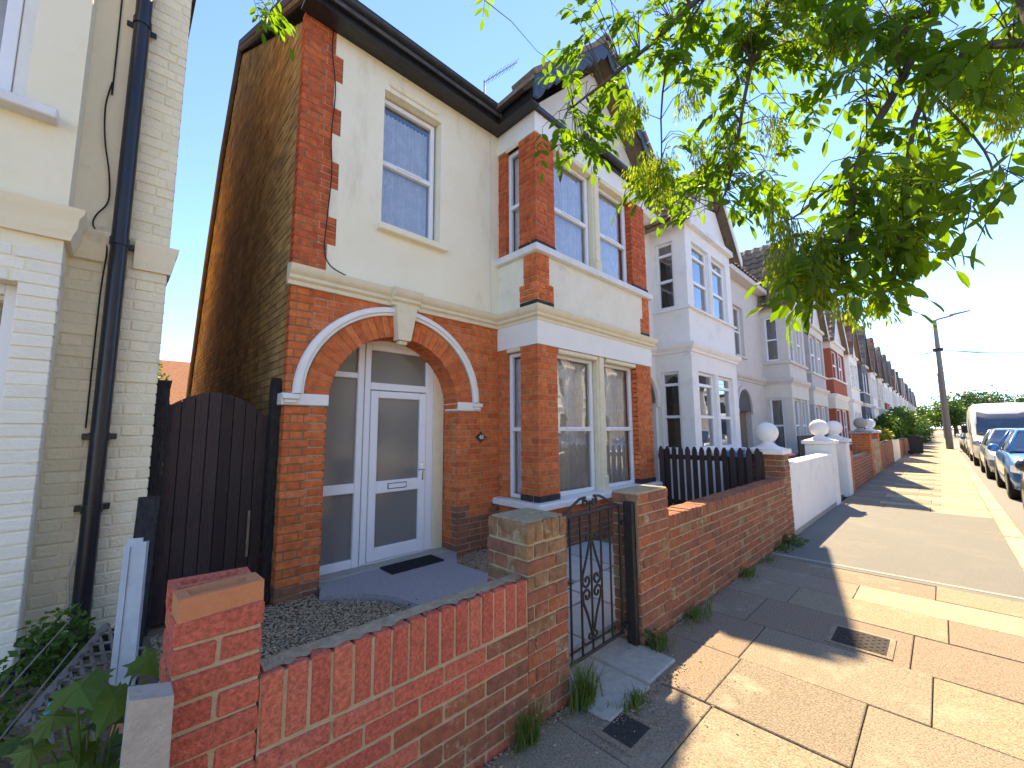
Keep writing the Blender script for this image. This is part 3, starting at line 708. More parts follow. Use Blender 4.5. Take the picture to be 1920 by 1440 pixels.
tuft("grass_tuft", 4.7, 1.48, 150, .12, .10, K['grass'], "grass clump midway along the brown brick wall")
tuft("grass_tuft", 5.4, 1.48, 90, .16, .06, K['grass'], "sparse weeds along the far half of the brown wall")
def leafy(name, cx, cy, z, n, r_, h, mt, label, cat="plant", group=None, ls=.02):
    m_ = MB()
    for i in range(n):
        a = rnd.uniform(0, 6.28); q = r_ * math.sqrt(rnd.random()); zz = z + h * rnd.random() * (1 - .5 * q / r_)
        leaf_quad(m_, Vector((cx + math.cos(a) * q, cy + math.sin(a) * q, zz)), ls * rnd.uniform(.6, 1.3), .55)
    return m_.build(name, mt, label=label, cat=cat, group=group, recalc=False, rattr=True)
def leaf_quad(m_, p, ln, asp, up_bias=.6):
    d = Vector((rnd.gauss(0, 1), rnd.gauss(0, 1), rnd.gauss(0, .6))).normalized()
    nrm = Vector((rnd.gauss(0, 1), rnd.gauss(0, 1), rnd.gauss(up_bias, 1))); s_ = d.cross(nrm).normalized() * ln * asp * .5
    d = d * ln; f_ = s_.cross(d).normalized() * ln * .10
    m_.cur = rnd.random()
    m_.add([tuple(p), tuple(p + d * .45 + s_ + f_), tuple(p + d), tuple(p + d * .45 - s_ + f_)], [(0, 1, 2), (0, 2, 3)])
leafy("weed", 6.35, 1.44, .0, 90, .13, .16, K['bush'], "dark green weed where the brown wall meets the white wall", "weed", "weeds along the garden wall", .07)
leafy("weed", 5.95, 1.46, .0, 50, .10, .10, K['bush'], "small green weed just before the white wall's corner", "weed", "weeds along the garden wall", .05)
leafy("weed", 2.74, 1.49, .0, 60, .04, .17, K['bush'], "small upright weed at the corner of the gate post pier", "weed", "weeds along the garden wall", .03)
leafy("weed", 1.93, 3.15, .03, 90, .07, .05, K['bush'], "small bright green weed in the gravel beside the path", "weed", None, .03)
leafy("weed", 1.85, 3.42, .03, 40, .04, .04, K['bush'], "tiny green weed at the curved edge of the path", "weed", None, .03)

# ------------------------------------------------------------------ openings, windows, curtains
def wall_sheet(M, u0, u1, z0, z1, openings, depth, mb=None):
    """front sheet of a wall with rectangular openings (a, b, za, zb) and their reveals"""
    mb = mb or MB(); mb.M = M
    us = sorted({u0, u1, *[o[0] for o in openings], *[o[1] for o in openings]}); zs = sorted({z0, z1, *[o[2] for o in openings], *[o[3] for o in openings]})
    us = [u for u in us if u0 <= u <= u1]; zs = [z for z in zs if z0 <= z <= z1]
    for i in range(len(us) - 1):
        for j in range(len(zs) - 1):
            cu, cz = (us[i] + us[i + 1]) / 2, (zs[j] + zs[j + 1]) / 2
            if any(o[0] < cu < o[1] and o[2] < cz < o[3] for o in openings): continue
            mb.quad((us[i], 0, zs[j]), (us[i + 1], 0, zs[j]), (us[i + 1], 0, zs[j + 1]), (us[i], 0, zs[j + 1]))
    for (a, b, za, zb) in openings:
        mb.quad((a, 0, za), (a, 0, zb), (a, depth, zb), (a, depth, za)); mb.quad((b, 0, za), (b, depth, za), (b, depth, zb), (b, 0, zb))
        mb.quad((a, 0, zb), (b, 0, zb), (b, depth, zb), (a, depth, zb)); mb.quad((a, 0, za), (a, depth, za), (b, depth, za), (b, 0, za))
    return mb

def window(parent, M, a, b, za, zb, rails, mt_frame, glass, fr=.05, inset=.10, mull=(), name="window", proud_lower=True, vent=False):
    """frame mesh (part) with one child pane per light; rails are z heights of horizontal bars"""
    m_ = MB(M); d0, d1 = inset, inset + .055
    m_.cbox(a, a + fr, d0, d1, za, zb, .004); m_.cbox(b - fr, b, d0, d1, za, zb, .004)
    m_.cbox(a + fr, b - fr, d0, d1, za, za + fr, .004); m_.cbox(a + fr, b - fr, d0, d1, zb - fr, zb, .004)
    zs = [za + fr] + sorted(rails) + [zb - fr]; us = [a + fr] + sorted(mull) + [b - fr]
    for r_ in rails: m_.cbox(a + fr, b - fr, d0 - .006, d1, r_ - fr * .55, r_ + fr * .55, .004)
    for u in mull: m_.cbox(u - fr * .5, u + fr * .5, d0 - .003, d1, za + fr, zb - fr, .004)
    if vent:
        for r_ in rails: m_.cbox(a + (b - a) * .3, a + (b - a) * .75, d0 - .018, d0 - .006, r_ - .004, r_ + .022, .003)
    o = m_.build(name, mt_frame, parent)
    for i in range(len(us) - 1):
        for j in range(len(zs) - 1):
            ua, ub = us[i] + (fr * .5 if i else 0), us[i + 1] - (fr * .5 if i < len(us) - 2 else 0)
            p = MB(M); dd = d0 + .03
            p.quad((ua, dd, zs[j]), (ub, dd, zs[j]), (ub, dd, zs[j + 1]), (ua, dd, zs[j + 1])); p.build("pane", glass, o, recalc=False)
    return o

def curtain(M, a, b, za, zb, d, mt, label, folds=14, amp=.018, group=None, cat="curtain", name="net_curtain"):
    m_ = MB(M); n = folds * 6; ph = rnd.uniform(0, 6); vs = []; fs = []
    for i in range(n + 1):
        t = i / n; o_ = amp * (math.sin(t * folds * 6.283 + ph) + .5 * math.sin(t * folds * 2.3 * 6.283 + ph * 2))
        vs += [(a + (b - a) * t, d + o_ * .7, zb), (a + (b - a) * t, d + o_, (za + zb) / 2), (a + (b - a) * t, d + o_ * 1.2, za)]
    for i in range(n):
        for k in (0, 1): fs.append((i * 3 + k, i * 3 + k + 1, i * 3 + 4 + k, i * 3 + 3 + k))
    m_.add(vs, fs)
    return m_.build(name, mt, label=label, cat=cat, group=group, smooth=True, recalc=False)

# ------------------------------------------------------------------ the main house
YF, YB = 4.0, 3.30            # facade and bay front planes
HX0, HX1 = 1.075, 6.43        # house left corner and party wall
BX0, BX1 = 3.62, 6.41         # bay
ZC0, ZC1 = 2.80, 2.985        # string course
ZE = 5.56                     # eaves soffit
house = thing("terraced_house", (3.7, 4.0, 0), "cream and orange brick house with an arched porch and two storey square bay", "house", "houses along the street")
FF = face_frame('f', 0, YF)
AX, AZ, AR0, AR1, AR2 = 2.197, 1.725, 0.753, 0.982, 1.068   # arch centre, intrados, brick ring, hood mould
AL, ARR = AX - AR0, AX + AR0
# shell behind the facing
sh = MB(FF)
zz = 0.0
while zz < ZC1 - .001:                      # mortar sheet of the ground floor, cut by the arch
    z1 = min(zz + .03, ZC1); zm = (zz + z1) / 2
    hw = AR0 + .02 if zm < AZ else (math.sqrt(max(0, (AR0 + .02) ** 2 - (zm - AZ) ** 2)) if zm - AZ < AR0 + .02 else 0)
    if hw > 0:
        sh.quad((HX0 + .007, .007, zz), (AX - hw, .007, zz), (AX - hw, .007, z1), (HX0 + .007, .007, z1)); sh.quad((AX + hw, .007, zz), (BX0 + .05, .007, zz), (BX0 + .05, .007, z1), (AX + hw, .007, z1))
    else: sh.quad((HX0 + .007, .007, zz), (BX0 + .05, .007, zz), (BX0 + .05, .007, z1), (HX0 + .007, .007, z1))
    zz = z1
sh.quad((HX0 + .007, .007, ZC1), (1.5, .007, ZC1), (1.5, .007, ZE + .1), (HX0 + .007, .007, ZE + .1))
for s_ in (AL - .007, ARR + .007): sh.quad((s_, .007, 0), (s_, .32, 0), (s_, .32, AZ + .05), (s_, .007, AZ + .05))
sh.build("mortar", K['mortar'], house, recalc=False)
# side gable wall, rear, party wall and the roof planes
prof = [(YF + .005, 0), (YF + .005, 5.50), (7.38, 7.58), (8.44, 6.21), (9.37, 4.52), (10.45, 2.1), (10.5, 0)]
sw = MB(); sw.prism(prof, 'x', HX0 + .006, HX0 + .20); sw.build("side_wall", K['mortar_dark'], house)
sw = MB(); sw.prism(prof, 'x', HX1 - .02, HX1 + .02); sw.build("party_wall", K['h_white'], house)
rf = MB()
rp = [(3.72, 5.70), (7.38, 7.78), (8.50, 6.36), (9.46, 4.60), (10.55, 2.15)]
vs = []; fs = []
for (y_, z_) in rp: vs += [(HX0 - .06, y_, z_), (HX1, y_, z_), (HX0 - .06, y_, z_ - .10), (HX1, y_, z_ - .10)]
for i in range(len(rp) - 1):
    k = i * 4; fs += [(k, k + 1, k + 5, k + 4), (k + 2, k + 6, k + 7, k + 3), (k, k + 4, k + 6, k + 2), (k + 1, k + 3, k + 7, k + 5)]
fs += [(0, 2, 3, 1), (16, 17, 19, 18)]
rf.add(vs, fs); rf.build("roof", K['slate'], house)
vg = MB(); vg.tube([(HX0 - .03, y_, z_ - .13) for (y_, z_) in rp], .035, 6); vg.build("verge_mortar", K['ridge'], house)
# room behind the windows
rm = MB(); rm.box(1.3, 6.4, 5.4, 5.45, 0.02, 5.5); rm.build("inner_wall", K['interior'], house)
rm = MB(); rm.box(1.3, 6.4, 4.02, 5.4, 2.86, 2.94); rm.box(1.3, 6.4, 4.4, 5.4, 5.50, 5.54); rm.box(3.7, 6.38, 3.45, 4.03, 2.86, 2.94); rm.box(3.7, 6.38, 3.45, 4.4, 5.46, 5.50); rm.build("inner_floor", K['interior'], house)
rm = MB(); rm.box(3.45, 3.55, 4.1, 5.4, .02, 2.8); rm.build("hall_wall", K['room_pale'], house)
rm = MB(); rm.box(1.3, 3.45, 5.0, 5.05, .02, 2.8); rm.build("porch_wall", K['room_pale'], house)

HB = Bricks(rough=.003, tilt=.006)
def arch_clip(r_):
    def f(zm, za, zb):
        lo = HX0; hi = BX0 - .002
        def hw(z): 
            if z < AZ - .02: return AR0
            return math.sqrt(r_ * r_ - (z - AZ) ** 2) if abs(z - AZ) < r_ else 0
        w_ = max(hw(za), hw(zb)) if za >= AZ - .02 else (AR0 if zb < AZ - .02 else r_)
        if w_ <= 0: return [(lo, hi)]
        return [(lo, AX - w_ - .004), (AX + w_ + .004, hi)]
    return f
def front_mat(u, z):
    if z < .16 or (u > 2.9 and z < .50 + .1 * math.sin(u * 9)): return K['brick_brown']
    return K['brick']
HB.field(FF, HX0, BX0 - .002, .005, 38, front_mat, h=.0737, bond='flemish', clip=arch_clip(AR1))
# right-hand reveal of the porch
HB.field(face_frame('l', ARR, 4.30), 0, .195, .005, 24, front_mat, h=.0737, bond='header')
# upper quoin strip, toothed into the render
def quoin_clip(zm, za, zb):
    k = int((zm - ZC1) / .0728); return [(HX0, HX0 + (.372 if (k // 4) % 2 == 1 else .292))]
HB.field(FF, HX0, 1.60, ZC1 + .004, 36, K['brick_up'], h=.0728, bond='flemish', clip=quoin_clip)
# bay: columns, jambs, dwarf wall
FB = face_frame('f', 0, YB); FBL = face_frame('l', BX0, YF)      # u runs from the facade (0) to the bay front (.70)
CW = .365
def col_bricks(z0, z1, mt, cw=CW, sw_=.29, both=True):
    n = int((z1 - z0) / .0737); h = (z1 - z0) / n
    HB.field(FB, BX0, BX0 + cw, z0, n, mt, h=h, bond='flemish')
    HB.field(FBL, .70 - sw_ - .005, .70 - .10, z0, n, mt, h=h, bond='stretcher', start=1)
    if both: HB.field(FB, BX1 - .46, BX1, z0, n, mt, h=h, bond='flemish', start=1)
col_bricks(.705, 2.505, K['brick'])
col_bricks(3.835, 5.285, K['brick_up'])
for (z0_, z1_) in ((.632, .70), (3.772, 3.832)):
    for (a, b) in ((BX0 - .012, BX0 + .17), (BX0 + .18, BX0 + CW + .008), (BX1 - .47, BX1 - .23), (BX1 - .22, BX1 + .01)): HB.put(FB, a, b, z0_, z1_, K['brick_black'], proud=.012)
    HB.put(FBL, .70 - .30, .70 - .11, z0_, z1_, K['brick_black'], proud=.012)
HB.field(FBL, .0, .150, .632, 25, K['brick'], h=.075, bond='header')
HB.field(FBL, .0, .150, 3.772, 20, K['brick_up'], h=.0757, bond='header')
HB.field(FB, BX0, BX1, .0, 7, lambda u, z: K['brick_brown'] if z < .42 else K['brick'], h=.0765, bond='flemish')
HB.field(FBL, .0, .60, .0, 7, lambda u, z: K['brick_brown'] if z < .42 else K['brick'], h=.0765, bond='flemish', start=1)
# brick pilaster at the corner between the floors, wider at its foot
for k in range(9):
    z0_ = 3.0 + k * .0735; cw = .30 if k < 4 else .22; mt = K['brick_black'] if k == 0 else K['brick']
    HB.field(FB, BX0 - .016, BX0 + cw, z0_, 1, mt, h=.0735, bond='flemish', start=k, proud=.016); HB.field(FBL, .70 - cw * .95, .612, z0_, 1, mt, h=.0735, bond='stretcher', start=k, proud=.016)
    HB.field(FB, BX1 - cw + .02, BX1, z0_, 1, mt, h=.0735, bond='flemish', start=k, proud=.016)
# side gable wall bricks, foreshortened and sooty
FS = face_frame('l', HX0, 10.5)
def side_clip(zm, za, zb):
    # depth limits of the gable profile at height z
    yb = 10.45
    for (p, q) in zip(prof[2:], prof[3:]):
        if q[1] <= zb <= p[1]: yb = p[0] + (q[0] - p[0]) * (p[1] - zb) / (p[1] - q[1])
    ya = 4.105
    if zb > 5.50: ya = 4.0 + (zb - 5.50) / 2.08 * 3.38
    return [(10.5 - yb + .02, 10.5 - ya)] if yb - ya > .06 else []
HS = Bricks(rough=.006)
HS.field(FS, 0, 6.395, .005, 102, K['brick_side'], h=.0737, bond='flemish', clip=side_clip)
HS.e = [(e[0] + 100,) + e[1:] for e in HS.e]
HB.e += HS.e
HB.finish(house, 300)
# arch ring: one voussoir mesh shared by all
nv = 36; half = math.pi / nv / 2; jn = .0045
vm = MB()
for d in (-.004, .30):
    for (r_, s_) in ((AR0, -1), (AR0, 1), (AR1 - .004, 1), (AR1 - .004, -1)):
        aa = s_ * (half - jn / r_); vm.v.append((r_ * math.sin(aa), d, r_ * math.cos(aa)))
vm.f = [(0, 1, 2, 3), (7, 6, 5, 4), (0, 4, 5, 1), (1, 5, 6, 2), (2, 6, 7, 3), (3, 7, 4, 0)]; vm.r = [0] * 6
vo0 = None
for i in range(nv):
    ang = -math.pi / 2 + (i + .5) * math.pi / nv
    if vo0 is None: vo0 = vm.build("voussoir", K['brick'], house); vo = vo0; vo.data.transform(Matrix.Translation(wloc(house)))
    else: vo = vo0.copy(); col.objects.link(vo)
    vo.location = Vector((AX, YF + rnd.uniform(-.002, .003), AZ)) - wloc(house); vo.rotation_euler = (0, ang, 0)
mm = MB()     # mortar behind the ring
pts_o = [(AX + (AR1) * math.sin(t), AZ + AR1 * math.cos(t)) for t in np.linspace(-math.pi / 2, math.pi / 2, 41)]
pts_i = [(AX + (AR0 + .006) * math.sin(t), AZ + (AR0 + .006) * math.cos(t)) for t in np.linspace(-math.pi / 2, math.pi / 2, 41)]
for i in range(40):
    a, b, c, d = pts_i[i], pts_i[i + 1], pts_o[i + 1], pts_o[i]
    mm.quad((a[0], YF + .004, a[1]), (b[0], YF + .004, b[1]), (c[0], YF + .004, c[1]), (d[0], YF + .004, d[1]))
    mm.quad((a[0], YF + .004, a[1]), (a[0], YF + .3, a[1]), (b[0], YF + .3, b[1]), (b[0], YF + .004, b[1]))
mm.build("arch_mortar", K['mortar'], house, recalc=False)
# hood mould
hm = MB(); vs = []; fs = []
hp = [(AR1 - .004, -.002), (AR1 - .004, -.03), (AR1 + .02, -.036), (AR1 + .028, -.052), (AR2 - .03, -.055), (AR2 - .012, -.045), (AR2, -.03), (AR2, .02)]
nseg = 48
path_ = [(-math.pi / 2, -.0)] + [(t, 0) for t in np.linspace(-math.pi / 2, math.pi / 2, nseg)]
for t in np.linspace(-math.pi / 2, math.pi / 2, nseg):
    for (r_, d) in hp: vs.append((AX + r_ * math.sin(t), YF + d, AZ + .085 * (1 - max(0, math.cos(t))) + r_ * math.cos(t)))
n = len(hp)
for i in range(nseg - 1):
    for k in range(n - 1): fs.append((i * n + k, i * n + k + 1, (i + 1) * n + k + 1, (i + 1) * n + k))
hm.add(vs, fs); hm.build("hood_mould", K['white'], house, smooth=40)
for (a, b, ex) in ((HX0 - .035, AL - .0, -1), (ARR, ARR + .345, 1)):
    im = MB(); im.cbox(a, b, YF - .028, YF + .30, AZ - .02, AZ + .085, .006)
    e0, e1 = (a - .0, a + .14) if ex < 0 else (b - .14, b + .0)
    im.cbox(e0, e1, YF - .07, YF - .026, AZ + .03, AZ + .075, .006); im.cbox(e0 + .02, e1 - .02, YF - .055, YF - .027, AZ - .005, AZ + .028, .006)
    im.build("impost", K['white'], house)
ks = MB(); kz0, kz1 = 2.435, 2.80
vs = [(AX - .085, YF - .085, kz0), (AX + .065, YF - .085, kz0), (AX + .125, YF - .105, kz1), (AX - .125, YF - .105, kz1), (AX - .085, YF + .02, kz0), (AX + .065, YF + .02, kz0), (AX + .125, YF + .02, kz1), (AX - .125, YF + .02, kz1)]
ks.add(vs, [(0, 1, 2, 3), (7, 6, 5, 4), (0, 4, 5, 1), (1, 5, 6, 2), (2, 6, 7, 3), (3, 7, 4, 0)])
ks.cbox(AX - .06, AX + .04, YF - .06, YF + .02, kz0 - .045, kz0, .012)
ks.build("keystone", K['stone'], house)
# string course with its break over the keystone
cp = [(-.02, ZC0), (.03, ZC0), (.035, ZC0 + .035), (.062, ZC0 + .055), (.066, ZC0 + .085), (.085, ZC0 + .10), (.105, ZC0 + .135), (.11, ZC1 - .012), (.0, ZC1 + .012), (-.02, ZC1)]
sc = MB(); sc.sweep(cp, [(HX0 - .035, YF), (BX0, YF), (BX0, YB), (BX1, YB), (BX1, YB + .6)]); sc.build("string_course", K['stone'], house, smooth=30)
kc = MB(); kc.sweep([(o + .045, z + .004) for (o, z) in cp[1:-1]] + [(-.01, ZC1 + .008), (-.01, ZC0 + .004)], [(AX - .17, YF), (AX + .17, YF)]); kc.build("keystone_capital", K['stone'], house, smooth=30)
# first floor render with the sash window
UW = (1.915, 2.665, 3.68, 5.27)
qo = [(HX0 + .297, HX0 + .375, ZC1 + .004 + k * .0728, ZC1 + .004 + (k + 4) * .0728 - .008) for k in range(4, 36, 8)]
rs = wall_sheet(face_frame('f', 0, YF - .006), HX0 + .297, BX0 + .01, ZC1, ZE + .08, [UW], .16)
rs = None
rs = MB(face_frame('f', 0, YF - .006)); wall_sheet(rs.M, HX0 + .375, BX0 + .01, ZC1, ZE + .08, [UW], .16, rs)
zl = ZC1
for (a, b, za, zb) in qo:                    # tongues of render between the toothed brick blocks
    rs.box(a, b, 0, .03, zl, za); zl = zb
rs.box(qo[0][0], qo[0][1], 0, .03, zl, ZE + .08)
rs.build("render_panel", K['render'], house, recalc=False)
w_ = window(house, FF, UW[0], UW[1] - .03, UW[2], UW[3] - .02, [4.47], K['upvc'], K['glass'], fr=.05, inset=.10, vent=True)
s_ = MB(); s_.cbox(1.86, 2.74, YF - .085, YF + .12, 3.60, 3.675, .01); s_.build("sill", K['render'], w_)
s_ = MB(); s_.cbox(1.96, 2.60, YF - .03, YF + .0, 5.33, 5.385, .018); s_.build("lintel_label", K['render'], w_)
curtain(FF, UW[0] + .05, UW[1] - .08, 3.74, 5.15, .20, K['curtain'], "white net curtain in the single first floor window over the arch", 12)
# bay walls
ba = [(3.985, 4.885, .635, 2.455), (5.07, 5.95, .635, 2.455)]
bu = [(3.985, 4.885, 3.775, 5.245), (5.07, 5.95, 3.775, 5.245)]
SW_L, SW_U = (.145, .41, .635, 2.455), (.145, .41, 3.775, 5.245)
bm_ = wall_sheet(face_frame('f', 0, YB + .007), BX0 + .005, BX1 - .005, 0, .56, [], .1); bm_.build("bay_mortar", K['mortar'], house, recalc=False)
bm_ = wall_sheet(face_frame('l', BX0 + .007, YF), 0, .695, 0, .56, [], .1); bm_.build("bay_mortar", K['mortar'], house, recalc=False)
for (zlo, zhi, A_, B_, cmat) in ((.56, 2.51, ba, SW_L, 'mortar'), (3.66, 5.29, bu, SW_U, 'mortar')):
    for q in (wall_sheet(face_frame('f', 0, YB + .007), BX0 + .005, BX0 + CW + .0, zlo, zhi, [], .2), wall_sheet(face_frame('f', 0, YB + .007), BX1 - .46, BX1 - .005, zlo, zhi, [], .2),
              wall_sheet(face_frame('l', BX0 + .007, YF), 0, .695, zlo, zhi, [B_], .13), wall_sheet(face_frame('r', BX0 + CW - .005, YB), .01, .30, zlo, zhi, [], .1)):
        q.build("bay_mortar", K[cmat], house, recalc=False)
    # centre mullion and the white surround
    mu = MB(); mu.cbox(4.895, 5.06, YB + .02, YB + .22, zlo, zhi, .012); mu.cbox(4.92, 5.035, YB - .005, YB + .03, zlo + .28, zhi, .012); mu.cbox(4.905, 5.05, YB - .02, YB + .03, zlo + .05, zlo + .28, .015)
    mu.build("mullion", K['stone'], house)
    for k_, (a, b, za, zb) in enumerate(A_):
        w_ = window(house, FB, a + .004, b - .004, za, zb, [za + (zb - za) * .465], K['upvc'], K['glass'], fr=.052, inset=.10, vent=True)
    w_ = window(house, FBL, B_[0], B_[1], B_[2], B_[3], [B_[2] + (B_[3] - B_[2]) * .465], K['upvc'], K['glass'], fr=.045, inset=.06)
# white head bands and their little roll mouldings
hd = MB(); hd.sweep([(.022, 2.508), (.022, ZC0 + .002), (-.15, ZC0 + .002), (-.15, 2.508)], [(BX0, YF), (BX0, YB), (BX1, YB), (BX1, YB + .5)]); hd.build("bay_head_band", K['white'], house)
hd = MB(); hd.sweep([(.012, 5.285), (.012, 5.62), (-.15, 5.62), (-.15, 5.285)], [(BX0, YF), (BX0, YB), (BX1, YB), (BX1, YB + .5)]); hd.build("bay_head_band", K['white'], house)
for zl in (2.468, 5.255):
    for (a, b) in ((4.02, 4.86), (5.09, 5.93)):
        q = MB(FB); q.cbox(a, b, -.012, .10, zl - .03, zl + .035, .014); q.build("window_head", K['stone'], house)
    q = MB(FBL); q.cbox(.16, .40, -.018, .06, zl - .01, zl + .05, .014); q.build("window_head", K['stone'], house)
# panel between the floors, sills
pn = MB(); pn.sweep([(.004, ZC1), (.004, 3.665), (-.10, 3.665), (-.10, ZC1)], [(BX0, YF), (BX0, YB), (BX1, YB), (BX1, YB + .5)]); pn.build("bay_panel", K['render_bay'], house)
for (z0_, z1_, o_, nm) in ((3.655, 3.765, .07, 'sillw'), (.545, .628, .11, 'sillw')):
    sl_ = MB(); sl_.sweep([(o_, z0_ + .012), (o_, z1_ - .02), (o_ - .02, z1_), (-.2, z1_ + .006), (-.2, z0_), (o_ - .03, z0_)], [(BX0, YF - .0), (BX0, YB), (BX1, YB), (BX1, YB + .5)]); sl_.build("bay_sill", K[nm], house)
bw = MB(); bw.quad((BX1, YB + .1, 0), (BX1, YF, 0), (BX1, YF, ZE + .2), (BX1, YB + .1, ZE + .2)); bw.build("bay_return_wall", K['render_bay'], house, recalc=False)
for zf in (.60, 3.72):
    for k_, (a, b) in enumerate(((3.99, 4.88), (5.08, 5.95))):
        nm = ("left" if k_ == 0 else "right"); fl = "ground floor" if zf < 1 else "first floor"
        curtain(FB, a + .03, b - .03, zf + .08, zf + (1.80 if zf < 1 else 1.52), .21, K['curtain_lace'] if zf < 1 else K['curtain'], "net curtain behind the %s front light of the bay's %s" % (nm, fl), 13)
    curtain(FBL, .15, .40, zf + .08, zf + (1.80 if zf < 1 else 1.52), .17, K['curtain'], "net curtain in the narrow side light of the bay's %s" % ("ground floor" if zf < 1 else "first floor"), 5)
curtain(FB, 4.03, 4.84, .68, 1.40, .30, K['drape'], "pale blue drape low behind the bay's ground floor lace curtain", 5, .03, None, "curtain", "drape")
# eaves: soffit, fascia, gutter
ev = MB(); ev.box(HX0 - .05, BX0 + .005, 3.80, YF - .008, ZE, ZE + .03); ev.box(HX0 - .05, BX0 - .18, 3.775, 3.80, ZE - .015, ZE + .15)
ev.box(BX0 - .16, BX0 - .014, YB - .10, 3.80, ZE + .0, ZE + .03); ev.box(BX0 - .185, BX0 - .16, YB - .12, 3.80, ZE - .015, ZE + .15)
ev.build("soffit", K['black'], house)
def gutter(pts, name="gutter", r_=.06):
    g_ = MB(); vs = []; fs = []; n = 9; P = [Vector(p) for p in pts]
    for i, p in enumerate(P):
        t = ((P[i] - P[i - 1]) if i else (P[1] - P[0])).normalized(); 
        if 0 < i < len(P) - 1: t = ((P[i] - P[i - 1]).normalized() + (P[i + 1] - P[i]).normalized()).normalized()
        sd = Vector((t.y, -t.x, 0))
        k = 1.0 if i in (0, len(P) - 1) else 1.35
        for q in range(n):
            a = math.pi * q / (n - 1); vs.append(tuple(p + sd * (math.cos(a) * r_ * k) - Vector((0, 0, math.sin(a) * r_))))
    for i in range(len(P) - 1):
        for q in range(n - 1): fs.append((i * n + q, i * n + q + 1, (i + 1) * n + q + 1, (i + 1) * n + q))
    g_.add(vs, fs); o = g_.build(name, K['black'], house, smooth=True)
    md = o.modifiers.new("thick", 'SOLIDIFY'); md.thickness = .006
    return o
gutter([(HX0 - .06, 3.72, ZE + .155), (BX0 - .24, 3.72, ZE + .155), (BX0 - .24, YB - .05, ZE + .165)])
gutter([(BX0 + .85, YB - .10, ZE + .10), (BX1 + .08, YB - .10, ZE + .10)], r_=.055)
# bay gable: rendered triangle, bargeboards, tiled roof
GA = (4.98, 7.28); GZ = ZE + .06
ga = MB(); ga.prism([(BX0 - .02, GZ), (BX1 + .02, GZ), (GA[0], GA[1] - .28)], 'y', YB + .01, YB + .1); ga.build("gable", K['h_cream'], house)
for s_, xe in ((-1, BX0 - .28), (1, BX1 + .28)):
    bg_ = MB(); ze = ZE - .02
    # scalloped board following the slope
    n = 9; top = []; bot = []
    for i in range(n * 6 + 1):
        t = i / (n * 6); xx = xe + (GA[0] - xe) * t; zt = ze + .16 + (GA[1] + .04 - ze - .16) * t
        sc_ = abs(math.sin(t * n * math.pi)) * .06
        top.append((xx, zt)); bot.append((xx, zt - .20 - sc_ - (.06 if t < .12 else 0)))
    for i in range(len(top) - 1):
        q = [bot[i], bot[i + 1], top[i + 1], top[i]]; bg_.prism(q, 'y', YB - .27, YB - .235)
    bg_.build("bargeboard", K['barge'] if s_ < 0 else K['black'], house)
    rfm = MB(); t0 = (xe - .03 * -s_, ze + .17); t1 = (GA[0], GA[1] + .06)
    rfm.prism([t0, t1, (t1[0], t1[1] - .06), (t0[0], t0[1] - .06)], 'y', YB - .26, 7.4); rfm.build("gable_roof", K['tile'], house)
    # verge tiles along the front edge
    for i in range(12):
        t = (i + .5) / 12; xx = t0[0] + (t1[0] - t0[0]) * t; zt = t0[1] + (t1[1] - t0[1]) * t
        ang = math.atan2(t1[1] - t0[1], t1[0] - t0[0])
        vt = MB(Matrix.Translation((xx, YB - .1, zt + .02)) @ Matrix.Rotation(-ang, 4, 'Y')); vt.cbox(-.095, .095, -.20, .2, -.03, .035, .012); vt.build("verge_tile", K['ridge'], house)
rt_ = MB(); rt_.tube([(GA[0], YB - .30, GA[1] + .06), (GA[0], 7.3, GA[1] + .06)], .10, 8); rt_.build("ridge_tile", K['ridge'], house)
gr = MB(); gr.prism([(4.93, 6.12), (5.08, 6.10), (5.06, 6.55), (4.95, 6.5)], 'y', YB - .005, YB + .012); gr.build("gable_ornament", K['solar'], house)
fsn = MB(); fsn.box(BX0 - .02, BX1 + .05, YB - .06, YB + .01, ZE - .0, ZE + .06); fsn.build("front_eave_board", K['black'], house)
# fill of the little return between soffit and bay
# entrance: white door set with side light
D = face_frame('f', 0, 4.27)
ent = MB(D); fx0, fx1 = AL - .02, 2.79
for (a, b) in ((fx0, fx0 + .07), (1.845, 1.915), (1.925, 1.99), (2.69, 2.79)): ent.cbox(a, b, 0, .07, .085, 2.42, .006)
ent.cbox(fx0 + .07, 1.845, .004, .066, 2.03, 2.09, .006); ent.cbox(fx0 + .07, 1.845, .004, .066, .83, .93, .006); ent.cbox(fx0 + .07, 1.845, .004, .066, .085, .17, .006)
ent.cbox(1.99, 2.69, .004, .066, 1.92, 2.00, .006); ent.cbox(1.99, 2.69, .004, .066, 2.36, 2.42, .006); ent.cbox(fx0 + .07, 1.845, .004, .066, 2.36, 2.42, .006)
ent.cbox(1.92, 2.79, .0, .075, .085, .10, .003)
entrance = ent.build("entrance_frame", K['upvc'], house)
def pane(a, b, za, zb, par, d=.035):
    p = MB(D); p.quad((a, d, za), (b, d, za), (b, d, zb), (a, d, zb)); p.build("pane", K['glass_door'], par, recalc=False)
pane(fx0 + .07, 1.845, 2.09, 2.36, entrance); pane(fx0 + .07, 1.845, .93, 2.03, entrance); pane(fx0 + .07, 1.845, .17, .83, entrance); pane(1.99, 2.69, 2.00, 2.36, entrance)
dm = MB(D); a, b = 1.995, 2.685
dm.cbox(a, a + .085, -.012, .06, .105, 1.91, .008); dm.cbox(b - .085, b, -.012, .06, .105, 1.91, .008)
for (z0_, z1_) in ((.105, .24), (.80, .93), (1.83, 1.91)): dm.cbox(a + .085, b - .085, -.012, .06, z0_, z1_, .008)
door = dm.build("door", K['upvc'], house)
pane(a + .085, b - .085, .24, .80, door, .02); pane(a + .085, b - .085, .93, 1.83, door, .02)
